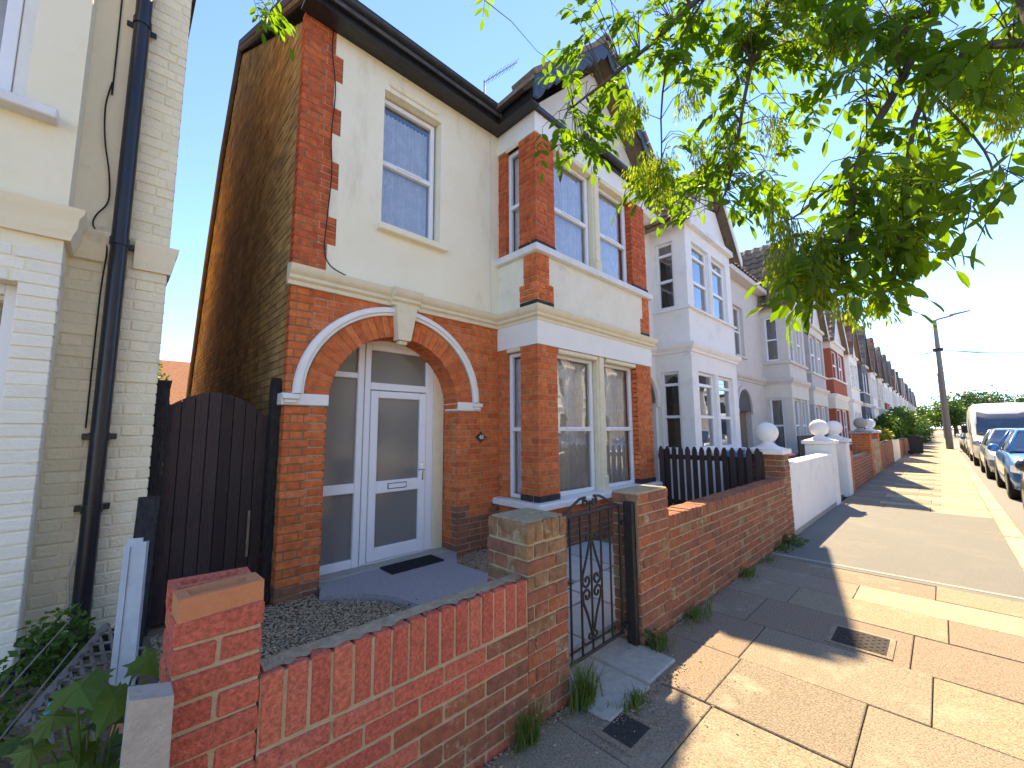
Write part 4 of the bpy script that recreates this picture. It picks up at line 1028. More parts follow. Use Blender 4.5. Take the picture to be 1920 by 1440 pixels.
lb = MB(D); lb.cbox(2.21, 2.44, -.02, -.008, .838, .902, .004); lo = lb.build("letterbox", K['plaque'], door)
lb = MB(D); lb.cbox(2.218, 2.432, -.026, -.012, .846, .894, .004); lb.build("letterbox_flap", K['upvc'], door)
hn = MB(D); hn.cbox(2.63, 2.655, -.022, -.01, .90, 1.10, .004); hn.tube([(2.642, -.02, 1.03), (2.642, -.06, 1.03), (2.56, -.06, 1.03)], .009, 6); hn.build("door_handle", K['chrome'], door)
tp = MB(); tp.prism([(AX - .76, 2.42), (AX + .76, 2.42), (AX + .76, 2.52), (AX - .76, 2.52)], 'y', 4.275, 4.33); tp.build("frame_head_filler", K['white'], house)
jl = MB(); jl.cbox(2.792, 2.945, 4.27, 4.34, .075, 2.42, .006); jl.build("jamb_lining", K['stone'], house)
st = MB(); st.cbox(AL, ARR, 4.10, 4.36, .05, .086, .008); st.build("door_step", K['concrete'], house)

# things on and about the house
dmn = MB(); dmn.cbox(2.06, 2.67, 3.83, 4.09, .086 - .008, .094, .003)
for i in range(24): dmn.box(2.075 + i * .0243, 2.085 + i * .0243, 3.845, 4.075, .094, .098)
dmn.build("doormat", K['rubber'], label="black ribbed rubber doormat in front of the white door", cat="doormat")
hnum = thing("house_number_sign", (3.31, 3.99, 1.31), "small dark oval sign with the number 48 beside the porch", "sign")
q = MB(); pts_ = [(3.31 + .062 * math.cos(t), 1.385 + .05 * math.sin(t)) for t in np.linspace(0, 2 * math.pi, 24, endpoint=False)]
q.prism(pts_, 'y', YF - .014, YF + .004); q.build("plate", K['plaque'], hnum)
q = MB()
for (x_, z_) in ((3.235, 1.385), (3.385, 1.385), (3.31, 1.325), (3.31, 1.445)): q.box(x_ - .012, x_ + .012, YF - .008, YF + .002, z_ - .007, z_ + .007)
q.build("bracket", K['iron'], hnum)
cu = bpy.data.curves.new("number", 'FONT'); cu.body = "48"; cu.size = .075; cu.align_x = 'CENTER'; cu.align_y = 'CENTER'; cu.extrude = .002
to = bpy.data.objects.new("number_tmp", cu); col.objects.link(to)
dg = bpy.context.evaluated_depsgraph_get(); dg.update()
me = bpy.data.meshes.new_from_object(to.evaluated_get(dg)); bpy.data.objects.remove(to)
me.materials.clear(); me.materials.append(K['upvc']); no = bpy.data.objects.new("number", me); col.objects.link(no); no.parent = hnum
no.location = (0, YF - .0165 - 3.99, .075); no.rotation_euler = (R(90), 0, 0)
cb = MB(); cb.tube(smooth_path([(1.335, 3.985, ZE), (1.33, 3.975, 5.3), (1.375, 3.972, 4.9), (1.355, 3.972, 4.4), (1.375, 3.972, 4.0), (1.35, 3.972, 3.5), (1.34, 3.972, 3.2), (1.40, 3.965, 3.06), (1.55, 3.96, 3.0)]), .006, 6)
cb.build("cable", K['cable'], label="thin black cable running down the brick quoins beside the cream render", cat="cable")
cb = MB(); cb.tube([(3.46, 3.988, ZE), (3.47, 3.986, 4.6), (3.46, 3.987, 3.7), (3.48, 3.986, 3.02)], .004, 5); cb.build("cable", K['cable_w'], label="pale thin cable down the render beside the bay", cat="cable")
ae = thing("tv_aerial", (5.05, 6.0, 7.4), "television aerial standing on the roof behind the eaves", "aerial")
q = MB(); q.tube([(5.05, 6.0, 7.0), (5.05, 6.0, 8.72)], .018, 6); q.build("mast", K['metal'], ae)
bA, bB = Vector((5.05, 6.0, 8.68)), Vector((5.95, 5.95, 9.70))
q = MB(); q.tube([bA, bB], .014, 6)
for i in range(9):
    p = bA.lerp(bB, .08 + i * .11); q.tube([p + Vector((-.03, -.14, .02)), p + Vector((.03, .14, -.02))], .005, 5)
q.build("boom", K['metal'], ae)
q = MB(); q.lathe([(.10, 0), (.13, .08), (.12, .3), (.10, .34), (.08, .34)], (5.05, 5.9, 7.2), 14); q.build("chimney_pot", K['ridge'], house)

# ------------------------------------------------------------------ wrought iron gate
gt = thing("garden_gate", (2.285, 1.64, 0), "black wrought iron scroll garden gate hung between two brick piers", "gate")
GY = 1.64; gx0, gx1 = 1.935, 2.635
def ibar(pts, r_=.008, name="bar", sq=6):
    m_ = MB(); m_.tube([(p[0], GY, p[1]) for p in pts], r_, sq); return m_.build(name, K['iron'], gt, smooth=40)
for x_ in (gx0, 2.068, 2.175, 2.398, 2.505, gx1):
    ibar([(x_, .075), (x_, .935)], .012 if x_ in (gx0, gx1) else .008)
ibar([(gx0, .085), (gx1, .085)], .011, "rail"); ibar([(gx0, .935), (gx1, .935)], .011, "rail")
mx_ = (gx0 + gx1) / 2
def spiral(cx, cz, r0, r1, a0, a1, n=22): return [(cx + (r0 + (r1 - r0) * t) * math.cos(a0 + (a1 - a0) * t), cz + (r0 + (r1 - r0) * t) * math.sin(a0 + (a1 - a0) * t)) for t in np.linspace(0, 1, n)]
ibar([(mx_, .08), (mx_, 1.01)], .008)
for s_ in (-1, 1):
    ibar([(mx_ + s_ * .32, .94), (mx_ + s_ * .2, .99), (mx_ + s_ * .11, 1.03), (mx_ + s_ * .05, 1.035)] + [(mx_ + s_ * (p[0]), p[1]) for p in spiral(.045, 1.0, .035, .008, R(90), R(-330))], .0085, "scroll")
    ibar([(mx_ + s_ * .012, .76), (mx_ + s_ * .05, .66), (mx_ + s_ * .10, .55)] + [(mx_ + s_ * p[0], p[1]) for p in spiral(.055, .52, .046, .010, R(30), R(-380))], .0085, "scroll")
    ibar([(mx_ + s_ * .012, .20), (mx_ + s_ * .05, .31), (mx_ + s_ * .10, .41)] + [(mx_ + s_ * p[0], p[1]) for p in spiral(.055, .43, .046, .010, R(-30), R(380))], .0085, "scroll")
    ibar([(mx_ + s_ * p[0], p[1]) for p in spiral(.03, .775, .026, .008, R(200), R(-120))], .008, "scroll"); ibar([(mx_ + s_ * p[0], p[1]) for p in spiral(.028, .185, .026, .008, R(160), R(480))], .008, "scroll")
gp_ = MB(); gp_.cbox(2.655, 2.699, 1.55, 1.625, 0, .96, .006)
for z_ in (.12, .80): gp_.cbox(2.625, 2.66, 1.60, 1.65, z_, z_ + .03, .004)
gp_.build("gate_post", K['iron'], label="black square iron gate post fixed to the right brick pier", cat="post")
bt = MB(); bt.cbox(2.690, 2.701, 1.532, 1.549, .45, .97, .002); bt.build("timber_batten", K['wood'], label="thin split timber batten beside the black gate post", cat="batten")

# ------------------------------------------------------------------ timber side gate in the alley
sg = thing("side_gate", (.66, 4.2, 0), "tall dark stained plank gate with an arched top in the side alley", "gate")
npl = 8; sx0, sx1 = .30, 1.0
for i in range(npl):
    a = sx0 + (sx1 - sx0) * i / npl; b = sx0 + (sx1 - sx0) * (i + 1) / npl - .006
    def ztop(x_): t = (x_ - sx0) / (sx1 - sx0); return 1.58 + .05 * (1 - t) + .19 * (1 - ((t - .47) / .53) ** 2)
    m_ = MB(); m_.prism([(a, .04), (b, .04), (b, ztop(b)), ((a + b) / 2, ztop((a + b) / 2)), (a, ztop(a))], 'y', 4.19 + rnd.uniform(-.003, .003), 4.215); m_.build("plank", K['wood_black'], sg)
m_ = MB(); xs_ = [sx0 + (sx1 - sx0) * i / 14 for i in range(15)]
m_.prism([(sx0, .05), (sx1, .05)] + [(x_, ztop(x_) - .02) for x_ in xs_[::-1]], 'y', 4.2165, 4.222); m_.build("backing_board", K['wood_black'], sg)
for z_ in (.35, 1.30):
    m_ = MB(); m_.cbox(sx0, sx1, 4.2225, 4.255, z_, z_ + .10, .004); m_.build("ledge", K['wood_black'], sg)
m_ = MB(); m_.cbox(sx1 - .115, sx1 - .095, 4.17, 4.189, .42, .80, .003); m_.build("cover_strip", K['wood'], sg)
m_ = MB()
def rough_post(mb, x0, x1, y0, y1, z1, amp=.012):
    n = 26; ring = []
    for i in range(n + 1):
        z_ = z1 * i / n; j = [rnd.uniform(-amp, amp) for _ in range(4)]
        ring.append([(x0 + j[0], y0, z_), (x1 + j[1], y0 + j[2] * .4, z_), (x1, y1, z_), (x0 + j[3], y1, z_)])
    vs = [p for r_ in ring for p in r_]; fs = [(0, 1, 2, 3), tuple(n * 4 + k for k in range(4))]
    for i in range(n):
        for k in range(4): fs.append((i * 4 + k, i * 4 + (k + 1) % 4, i * 4 + 4 + (k + 1) % 4, i * 4 + 4 + k))
    mb.add(vs, fs)
rough_post(m_, .215, .298, 4.13, 4.22, 1.87); m_.build("fence_post", K['wood_rough'], label="rough black timber post beside the cream wall", cat="post", group="posts of the side gate")
m_ = MB(); rough_post(m_, 1.003, 1.068, 4.10, 4.2, 1.95, .006); m_.build("fence_post", K['wood_rough'], label="tall black timber post against the brown brick side wall", cat="post", group="posts of the side gate")

# ------------------------------------------------------------------ cream neighbour on the left
nb = thing("terraced_house", (-2.4, 4.0, 0), "cream painted brick house at the left edge with a black downpipe", "house", "houses along the street")
NX1 = .215
FN = face_frame('f', 0, 4.0); FNB = face_frame('f', 0, 3.70); BXR = -.30
q = MB(); q.box(-5.4, NX1 - .006, 4.006, 10.5, 0, 6.2); q.build("wall", K['paint_brick'], nb)
q = wall_sheet(face_frame('f', 0, 3.706), -3.4, BXR - .004, 0, 6.2, [(-1.9, -.465, .62, 2.36), (-1.9, -.53, 3.46, 5.1)], .14); q.build("bay_wall", K['paint_render'], nb, recalc=False)
q = MB(); q.quad((BXR - .004, 3.706, 0), (BXR - .004, 4.02, 0), (BXR - .004, 4.02, 6.2), (BXR - .004, 3.706, 6.2)); q.build("bay_return", K['paint_render'], nb, recalc=False)
NB = Bricks(rough=.003, tilt=.005)
NB.field(FN, BXR - .05, NX1, .16, 34, K['paint_brick'], h=.0758, bond='flemish')
def nclip(zm, za, zb):
    return [(-.465 + .002, BXR)] if .62 < zm < 2.36 else [(-1.0, BXR)]
NB.field(FNB, -1.0, BXR, .16, 32, K['paint_white'], h=.0758, bond='flemish', clip=nclip)
def nq(zm, za, zb):
    k = int(zm / .0758); return [(NX1 - (.31 if (k // 2) % 2 else .25), NX1)]
NB.field(FN, -.4, NX1, 2.88, 42, K['paint_brick'], h=.0758, bond='flemish', clip=nq)
NB.finish(nb)
FNS = face_frame('r', NX1, 4.0)
q = MB(); q.quad((NX1 - .004, 4.006, 0), (NX1 - .004, 10.5, 0), (NX1 - .004, 10.5, 6.2), (NX1 - .004, 4.006, 6.2)); q.build("side_wall", K['brick_side'], nb, recalc=False)
q = MB(FN); q.box(BXR - .02, -.055, -.012, .02, 2.86, 6.2); q.build("render_panel", K['paint_render'], nb)
cp2 = [(-.02, 2.66), (.025, 2.66), (.035, 2.70), (.05, 2.735), (.055, 2.80), (.075, 2.83), (.08, 2.86), (-.02, 2.875)]
q = MB(); q.sweep(cp2, [(-3.4, 3.70), (BXR, 3.70), (BXR, 4.0), (-.10, 4.0)]); q.build("string_course", K['paint_render'], nb, smooth=30)
q = MB(); q.sweep([(o * .7, z + .0) for (o, z) in cp2], [(.02, 4.0), (NX1, 4.0), (NX1, 4.4)]); q.build("string_course", K['paint_render'], nb, smooth=30)
q = MB(); q.cbox(-2.0, -.385, 3.60, 3.75, 3.385, 3.452, .008); q.build("sill", K['sillw'], nb)
w_ = window(nb, FNB, -1.9, -.60, 3.46, 5.1, [4.3], K['upvc'], K['glass'], fr=.06, inset=.08)
q = MB(FNB); q.cbox(-.598, -.532, .09, .14, 3.46, 5.1, .006); q.build("window_surround", K['white'], nb)
w_ = window(nb, FNB, -1.9, -.465, .62, 2.36, [1.6], K['upvc'], K['glass'], fr=.06, inset=.13)
q = MB(FN); q.box(BXR, NX1 + .012, -.015, .03, .0, .155); q.build("plinth", K['pipe'], nb)
q = MB(FNB); q.box(-3.0, BXR + .008, -.012, .03, .0, .155); q.build("plinth", K['pipe'], nb)
q = MB(); q.prism([(3.3, 6.15), (7.3, 8.6), (11, 6.15)], 'x', -5.4, NX1 + .1); q.build("roof", K['slate'], nb)
dp = thing("downpipe", (-.06, 3.92, .2), "black plastic downpipe on the cream house", "pipe")
q = MB(); q.tube([(-.06, 3.915, .10), (-.06, 3.915, 6.0)], .047, 16); q.build("pipe", K['pipe'], dp, smooth=40)
for z_ in (.95, 1.42, 2.78, 4.5):
    q = MB(); q.tube([(-.06, 3.915, z_), (-.06, 3.915, z_ + .05)], .054, 16); q.cbox(-.145, .025, 3.97, 3.99, z_ + .005, z_ + .045, .004); q.build("bracket", K['pipe'], dp, smooth=40)
q = MB(); q.tube(smooth_path([(-.19, 3.975, 5.9), (-.18, 3.975, 4.05), (-.185, 3.972, 4.0), (-.205, 3.965, 3.8), (-.19, 3.965, 3.55), (-.15, 3.965, 3.3), (-.14, 3.965, 3.1), (-.19, 3.965, 2.98), (-.20, 3.965, 2.9), (-.15, 3.96, 2.82), (-.12, 3.95, 2.74), (-.13, 3.97, 2.4), (-.13, 3.975, 1.5)]), .005, 5)
q.build("cable", K['cable'], label="loose dark cable looping beside the downpipe on the cream house", cat="cable")
q = MB(); q.tube([(-.115, 3.97, .30), (-.135, 3.965, .55), (-.10, 3.965, .78), (-.07, 3.97, .88)], .006, 5); q.build("cable", K['cable_w'], label="short white cable looping at the foot of the downpipe", cat="cable")

# ------------------------------------------------------------------ clutter in the left corner
q = MB(); q.prism([(.068, -.1), (.172, -.1), (.166, .79), (.078, .812)], 'y', 1.445, 1.528); q.build("concrete_post", K['concrete'], label="stubby weathered concrete post beside the short red brick pier", cat="post")
def board(name, p0, p1, w_, t_, mt, label, cat="board", roll=0.0, group=None):
    a, b = Vector(p0), Vector(p1); d = (b - a).normalized(); s_ = d.cross(Vector((0, 1, 0))); s_ = s_.normalized() if s_.length > .1 else d.cross(Vector((1, 0, 0))).normalized()
    n_ = s_.cross(d)
    s_, n_ = s_ * math.cos(roll) + n_ * math.sin(roll), n_ * math.cos(roll) - s_ * math.sin(roll)
    vs = []
    for p in (a, b):
        for (i, j) in ((-1, -1), (1, -1), (1, 1), (-1, 1)): vs.append(tuple(p + s_ * (w_ / 2 * i) + n_ * (t_ / 2 * j)))
    m_ = MB(); m_.add(vs, [(0, 1, 2, 3), (7, 6, 5, 4), (0, 4, 5, 1), (1, 5, 6, 2), (2, 6, 7, 3), (3, 7, 4, 0)])
    return m_.build(name, mt, label=label, cat=cat, group=group)
# folded grey metal trim leaning on the wall
tr_ = thing("metal_trim", (.10, 3.1, 0), "pale grey folded metal trim leaning upright beside the timber gate", "metal trim")
lean = Matrix(((1, 0, .02, 0), (0, 1, .20, 0), (0, 0, 1, 0), (0, 0, 0, 1)))
q = MB(Matrix.Translation((.085, 3.05, .02)) @ lean @ Matrix.Rotation(R(-24), 4, 'Z'))
q.box(0, .010, -.02, .06, 0, .83); q.box(.010, .080, -.02, -.008, 0, .86); q.box(.080, .105, -.035, -.004, 0, .84); q.box(.022, .030, -.028, -.02, 0, .82)
q.build("channel", K['galv'], tr_)
board("timber_stake", (.16, 3.35, .0), (.20, 3.55, 1.06), .10, .08, K['wood_rough'], "dark square timber stake behind the grey metal trim", "timber")
board("timber_board", (.30, 2.15, .62), (.14, 2.02, .10), .10, .018, K['wood'], "weathered brown board leaning beside the concrete post", "board", R(15))
board("timber_board", (.34, 2.5, .55), (.20, 2.25, .18), .14, .02, K['wood_rough'], "blackened board leaning against the end of the brick pier", "board", R(40))
board("timber_board", (.13, 2.6, .30), (.07, 2.3, .02), .05, .02, K['brick_frog'], "orange brown split board leaning in the left corner", "board")
# lattice panel lying against the wall
lt = thing("trellis_panel", (-.06, 2.9, .2), "bleached diamond trellis panel lying tilted in the left corner", "trellis")
A0, U_, V_ = Vector((-.20, 2.85, .22)), Vector((.26, .50, .18)), Vector((.20, -.06, -.20))
def strip(p, q_, w_, name):
    d = (q_ - p).normalized(); n_ = U_.cross(V_).normalized(); s_ = d.cross(n_) * w_ / 2; t_ = n_ * .006
    m_ = MB(); vs = [tuple(x_) for x_ in (p - s_ - t_, p + s_ - t_, p + s_ + t_, p - s_ + t_, q_ - s_ - t_, q_ + s_ - t_, q_ + s_ + t_, q_ - s_ + t_)]
    m_.add(vs, [(0, 1, 2, 3), (7, 6, 5, 4), (0, 4, 5, 1), (1, 5, 6, 2), (2, 6, 7, 3), (3, 7, 4, 0)]); m_.build(name, K['wood_lattice'], lt)
strip(A0, A0 + U_, .03, "edge_batten"); strip(A0 + V_, A0 + V_ + U_ * .9, .02, "edge_batten")
for i in range(9):
    f0 = i / 8.0
    strip(A0 + U_ * f0, A0 + U_ * max(0, f0 - .45) + V_ * min(1, f0 / .45 if f0 < .45 else 1), .013, "lath")
    strip(A0 + U_ * f0, A0 + U_ * min(1, f0 + .45) + V_ * min(1, (1 - f0) / .45 if f0 > .55 else 1), .013, "lath")
q = MB(); q.tube([(-.23, 2.25, .02), (-.16, 2.5, .20), (-.10, 2.72, .33)], .012, 8); q.build("cane", K['teal'], label="teal plastic cane lying in the left corner", cat="cane")
for i, (p0, p1) in enumerate((((-.3, 2.5, .22), (-.05, 3.1, .42)), ((-.25, 2.75, .40), (-.08, 3.2, .52)))):
    q = MB(); q.tube([p0, p1], .0035, 5); q.build("stick", K['wood_lattice'], label=("pale stick" if i == 0 else "thinner pale stick") + " lying over the trellis in the left corner", cat="stick", group="sticks in the left corner")
# shrubs
def shrub(name, c, r_, n, ls, mt, label, cat="shrub", group=None, asp=.6):
    t = thing(name, (c[0], c[1], 0.0), label, cat, group); m_ = MB()
    for i in range(n):
        d = Vector((rnd.gauss(0, 1), rnd.gauss(0, 1), rnd.gauss(0, 1))).normalized() * (rnd.random() ** .4)
        leaf_quad(m_, Vector((c[0] + d.x * r_[0], c[1] + d.y * r_[1], c[2] + d.z * r_[2])), ls * rnd.uniform(.6, 1.3), asp)
    m_.build("foliage", mt, t, kind="stuff", recalc=False, rattr=True)
    m_ = MB()
    for i in range(7):
        a = rnd.uniform(0, 6.28); m_.tube([(c[0] + rnd.uniform(-.02, .02), c[1] + rnd.uniform(-.02, .02), .0), (c[0] + math.cos(a) * r_[0] * .3, c[1] + math.sin(a) * r_[1] * .3, c[2]), (c[0] + math.cos(a) * r_[0] * .7, c[1] + math.sin(a) * r_[1] * .7, c[2] + r_[2] * .5)], max(.004, r_[2] * .02), 5)
    m_.build("stem", K['bark'], t)
    return t
shrub("shrub", (-.13, 3.45, .30), (.16, .22, .22), 520, .05, K['bush'], "leafy green shrub at the foot of the black downpipe", "shrub", "shrubs in the left corner")
shrub("shrub", (-.33, 2.95, .22), (.12, .35, .28), 620, .045, K['bush'], "green shrub at the far left edge below the cream house", "shrub", "shrubs in the left corner")
# sycamore seedling in the foreground
sy = thing("sycamore_sapling", (.0, 1.6, 0), "broad lobed sycamore sapling in the bottom left corner", "plant")
def lobed(scale):
    half = [(0, -.10), (.10, -.02), (.24, -.06), (.42, -.20), (.36, .02), (.46, .10), (.62, .16), (.46, .26), (.50, .40), (.32, .38), (.28, .50), (.22, .66), (.12, .72), (.0, 1.0)]
    pts = half + [(-x_, y_) for (x_, y_) in half[-2:0:-1]]
    return [(x_ * scale, y_ * scale, -.25 * abs(x_) * scale * abs(x_) - .12 * (y_ * y_) * scale) for (x_, y_) in pts]
for i in range(34):
    # leaves spread over the sapling; heights between knee and hip
    t = rnd.random()
    cpos = Vector((rnd.uniform(-.18, .13), rnd.uniform(1.50, 2.1), rnd.uniform(.30, .62))) if i > 7 else Vector((-.12 + .033 * i, 1.75 + .05 * (i % 3), .62 + .05 * (i % 4)))
    sc_ = rnd.uniform(.085, .135); pts = lobed(sc_)
    Mx = Matrix.Translation(cpos) @ Matrix.Rotation(rnd.uniform(2.4, 5.2), 4, 'Z') @ Matrix.Rotation(rnd.uniform(-.7, .1), 4, 'X') @ Matrix.Rotation(rnd.uniform(-.4, .4), 4, 'Y')
    m_ = MB(Mx); m_.add([(0, .3 * sc_, .015)] + pts, [(0, k + 1, (k + 1) % len(pts) + 1) for k in range(len(pts))])
    m_.build("leaf", K['sycamore'], sy, recalc=False)
    m_ = MB(); m_.tube([(.02, 1.75, .05), tuple(Vector((.02, 1.75, .3)).lerp(cpos, .5) + Vector((0, 0, .05))), tuple(cpos)], .003, 5); m_.build("stalk", K['sycamore'] if i % 2 else K['bark'], sy)

# ------------------------------------------------------------------ boundary fence and the white wall
pf = thing("picket_fence", (6.47, 2.5, 0), "black picket fence running back from the brown wall to the house", "fence")
n = 14
for i in range(n):
    y_ = 3.20 - i * (3.20 - 1.80) / (n - 1)
    m_ = MB(); zt = 1.20; m_.prism([(y_ - .035, .12), (y_ + .035, .12), (y_ + .035, zt - .05), (y_ + .012, zt), (y_ - .012, zt), (y_ - .035, zt - .05)], 'x', 6.445, 6.465); m_.build("picket", K['wood_black'], pf)
for z_ in (.30, 1.0):
    m_ = MB(); m_.cbox(6.466, 6.505, 1.76, 3.26, z_, z_ + .07, .004); m_.build("rail", K['wood_black'], pf)
for y_ in (1.80, 3.2):
    m_ = MB(); m_.cbox(6.506, 6.58, y_ - .04, y_ + .04, 0, 1.15, .006); m_.build("post", K['wood_black'], pf)

def ball_cap(parent, cx, cy, z, r_, w_, mt):
    m_ = MB(); m_.cbox(cx - w_, cx + w_, cy - w_, cy + w_, z, z + .07, .008); m_.build("cap_stone", mt, parent)
    m_ = MB(); a = w_ * .92
    prof_ = [(a * 1.2, 0), (a * .62, .035), (r_ * .55, .075), (r_ * .42, .105), (r_ * .42, .12)]
    m_.lathe(prof_, (cx, cy, z + .07), 24); m_.build("cap_neck", mt, parent, smooth=50)
    m_ = MB(); zc = z + .07 + .10 + r_ * .9
    m_.lathe([(max(.001, r_ * math.sin(t)), -r_ * math.cos(t)) for t in np.linspace(0, math.pi, 18)], (cx, cy, zc), 28); m_.build("ball", mt, parent, smooth=True)
bp = thing("brick_pier", (6.78, 1.72, 0), "brown brick pier topped by a white stone ball at the corner of the white wall", "pier", "brick garden piers")
q = MB(); q.box(6.647, 6.913, YW + .007, 1.965, -.05, 1.115); q.build("mortar", K['mortar_new'], bp)
B = Bricks(); FP = face_frame('l', 6.64, 1.972)
B.field(F0, 6.64, 6.908, -.04, 15, old_mat, h=.077, bond='flemish'); B.field(FP, 0, .34, -.04, 15, lambda u, z: K['brick_brown'] if rnd.random() < .4 else K['brick_old'], h=.077, bond='stretcher', start=1); B.finish(bp)
ball_cap(bp, 6.78, 1.75, 1.115, .145, .235, K['h_white'])
ww = thing("garden_wall", (8.5, 1.63, 0), "smooth white rendered garden wall between the ball topped piers", "wall", "rendered garden walls")
q = MB(); q.cbox(6.918, 10.08, YW - .01, YW + .20, -.05, .985, .012); q.build("wall", K['h_white'], ww)
q = MB(); q.cbox(6.915, 10.08, YW - .016, YW - .008, -.05, .07, .003); q.build("damp_course", K['concrete'], ww)
for (a, b, lab) in ((10.08, 10.52, "white rendered pier with a ball at the near side of the black scroll gate"), (11.75, 12.2, "white rendered pier with a ball at the far side of the black scroll gate")):
    p_ = thing("rendered_pier", ((a + b) / 2, 1.72, 0), lab, "pier", "white ball topped piers")
    q = MB(); q.cbox(a, b, YW - .03, YW + .42, -.05, 1.16, .012); q.build("shaft", K['h_white'], p_)
    ball_cap(p_, (a + b) / 2, YW + .195, 1.16, .165, .27, K['h_white'])
g2 = thing("garden_gate", (11.13, 1.72, 0), "black scroll iron gate between the two white ball topped piers", "gate")
for i in range(9):
    q = MB(); x_ = 10.56 + i * 1.15 / 8; q.tube([(x_, 1.74, .10), (x_, 1.74, 1.05 + .06 * math.sin(i / 8 * math.pi))], .012, 6); q.build("bar", K['iron'], g2)
for z_ in (.15, .60, 1.02):
    q = MB(); q.tube([(10.56, 1.74, z_), (11.71, 1.74, z_)], .014, 6); q.build("rail", K['iron'], g2)
for i in range(4):
    for zc in (.38, .80):
        q = MB(); cx = 10.70 + i * .29; q.tube([(cx + p[0], 1.74, zc + p[1]) for p in spiral(0, 0, .12, .02, 0, R(700), 26)], .009, 5); q.build("scroll", K['iron'], g2)

def wheelie(x_, y_, rot, lid, label):
    t = thing("wheelie_bin", (x_, y_, 0), label, "bin", "wheelie bins in the front gardens")
    Mx = Matrix.Translation((x_, y_, 0)) @ Matrix.Rotation(rot, 4, 'Z')
    q = MB(Mx); vs = []
    for (w_, d_, z_) in ((.21, .24, .06), (.27, .30, .94)): vs += [(-w_, -d_, z_), (w_, -d_, z_), (w_, d_, z_), (-w_, d_, z_)]
    q.add(vs, [(3, 2, 1, 0), (4, 5, 6, 7), (0, 1, 5, 4), (1, 2, 6, 5), (2, 3, 7, 6), (3, 0, 4, 7)]); q.cbox(-.285, .285, -.315, .315, .90, .95, .01); q.build("body", K['bin'], t)
    q = MB(Mx); q.add([(-.29, -.33, .955), (.29, -.33, .955), (.29, .33, .955), (-.29, .33, .955), (-.24, -.28, 1.0), (.24, -.28, 1.0), (.25, .30, 1.06), (-.25, .30, 1.06)], [(3, 2, 1, 0), (4, 5, 6, 7), (0, 1, 5, 4), (1, 2, 6, 5), (2, 3, 7, 6), (3, 0, 4, 7)]); q.build("lid", lid, t)
    for s_ in (-1, 1):
        q = MB(Mx); q.lathe([(.02, -.02), (.10, -.02), (.10, .02), (.02, .02)], (s_ * .26, .25, .10), 14, 'x'); q.build("wheel", K['rubber'], t)
    q = MB(Mx); q.tube([(-.22, .36, .98), (.22, .36, .98)], .015, 6); q.build("handle", K['bin'], t)
wheelie(8.4, 2.55, 0.2, K['blue'], "dark wheelie bin with a blue lid behind the white wall, nearest of three")
wheelie(9.4, 2.35, 0.0, K['red'], "dark wheelie bin with a red lid behind the white wall")
wheelie(10.4, 2.75, 0.3, K['blue'], "dark wheelie bin with a blue lid behind the first white ball topped pier")
wheelie(32.0, 1.05, 0.1, K['bin'], "all black wheelie bin standing on the pavement by the hedge")

# ------------------------------------------------------------------ neighbouring houses
def tiled_slope(parent, p00, p10, p01, mt, cols, rows_, name="roof_tile", limit=260):
    """pantile rows laid on a slope: p00 eave start, p10 eave end, p01 ridge start; each tile its own edges"""
    A, U, V = Vector(p00), Vector(p10) - Vector(p00), Vector(p01) - Vector(p00)
    nrm = U.cross(V).normalized()
    if nrm.z < 0: nrm = -nrm
    uw, vw = U / cols, V / rows_
    cnt = 0; rest = MB()
    for j in range(rows_):
        for i in range(cols):
            o = A + uw * i + vw * j; lift = .045; ovl = vw * 1.06
            q = MB() if cnt < limit else rest
            q.cur = rnd.random()
            prof_ = [(0, .012), (.18, .045), (.38, .055), (.55, .03), (.75, .006), (1.0, .012)]
            vs = []
            for (t, hgt) in prof_:
                vs.append(tuple(o + uw * t + nrm * (hgt + lift))); vs.append(tuple(o + uw * t + ovl + nrm * hgt))
            for (t, hgt) in prof_: vs.append(tuple(o + uw * t + nrm * (hgt + lift - .03)))
            fs = [(2 * k, 2 * k + 2, 2 * k + 3, 2 * k + 1) for k in range(5)] + [(12 + k, 13 + k, 2 * k + 2, 2 * k) for k in range(5)]
            q.add(vs, fs)
            if cnt < limit: q.build(name, mt, parent, recalc=False)
            cnt += 1
    if rest.v: rest.build("distant_roof_tiles", mt, parent, kind="stuff", recalc=False, rattr=True)

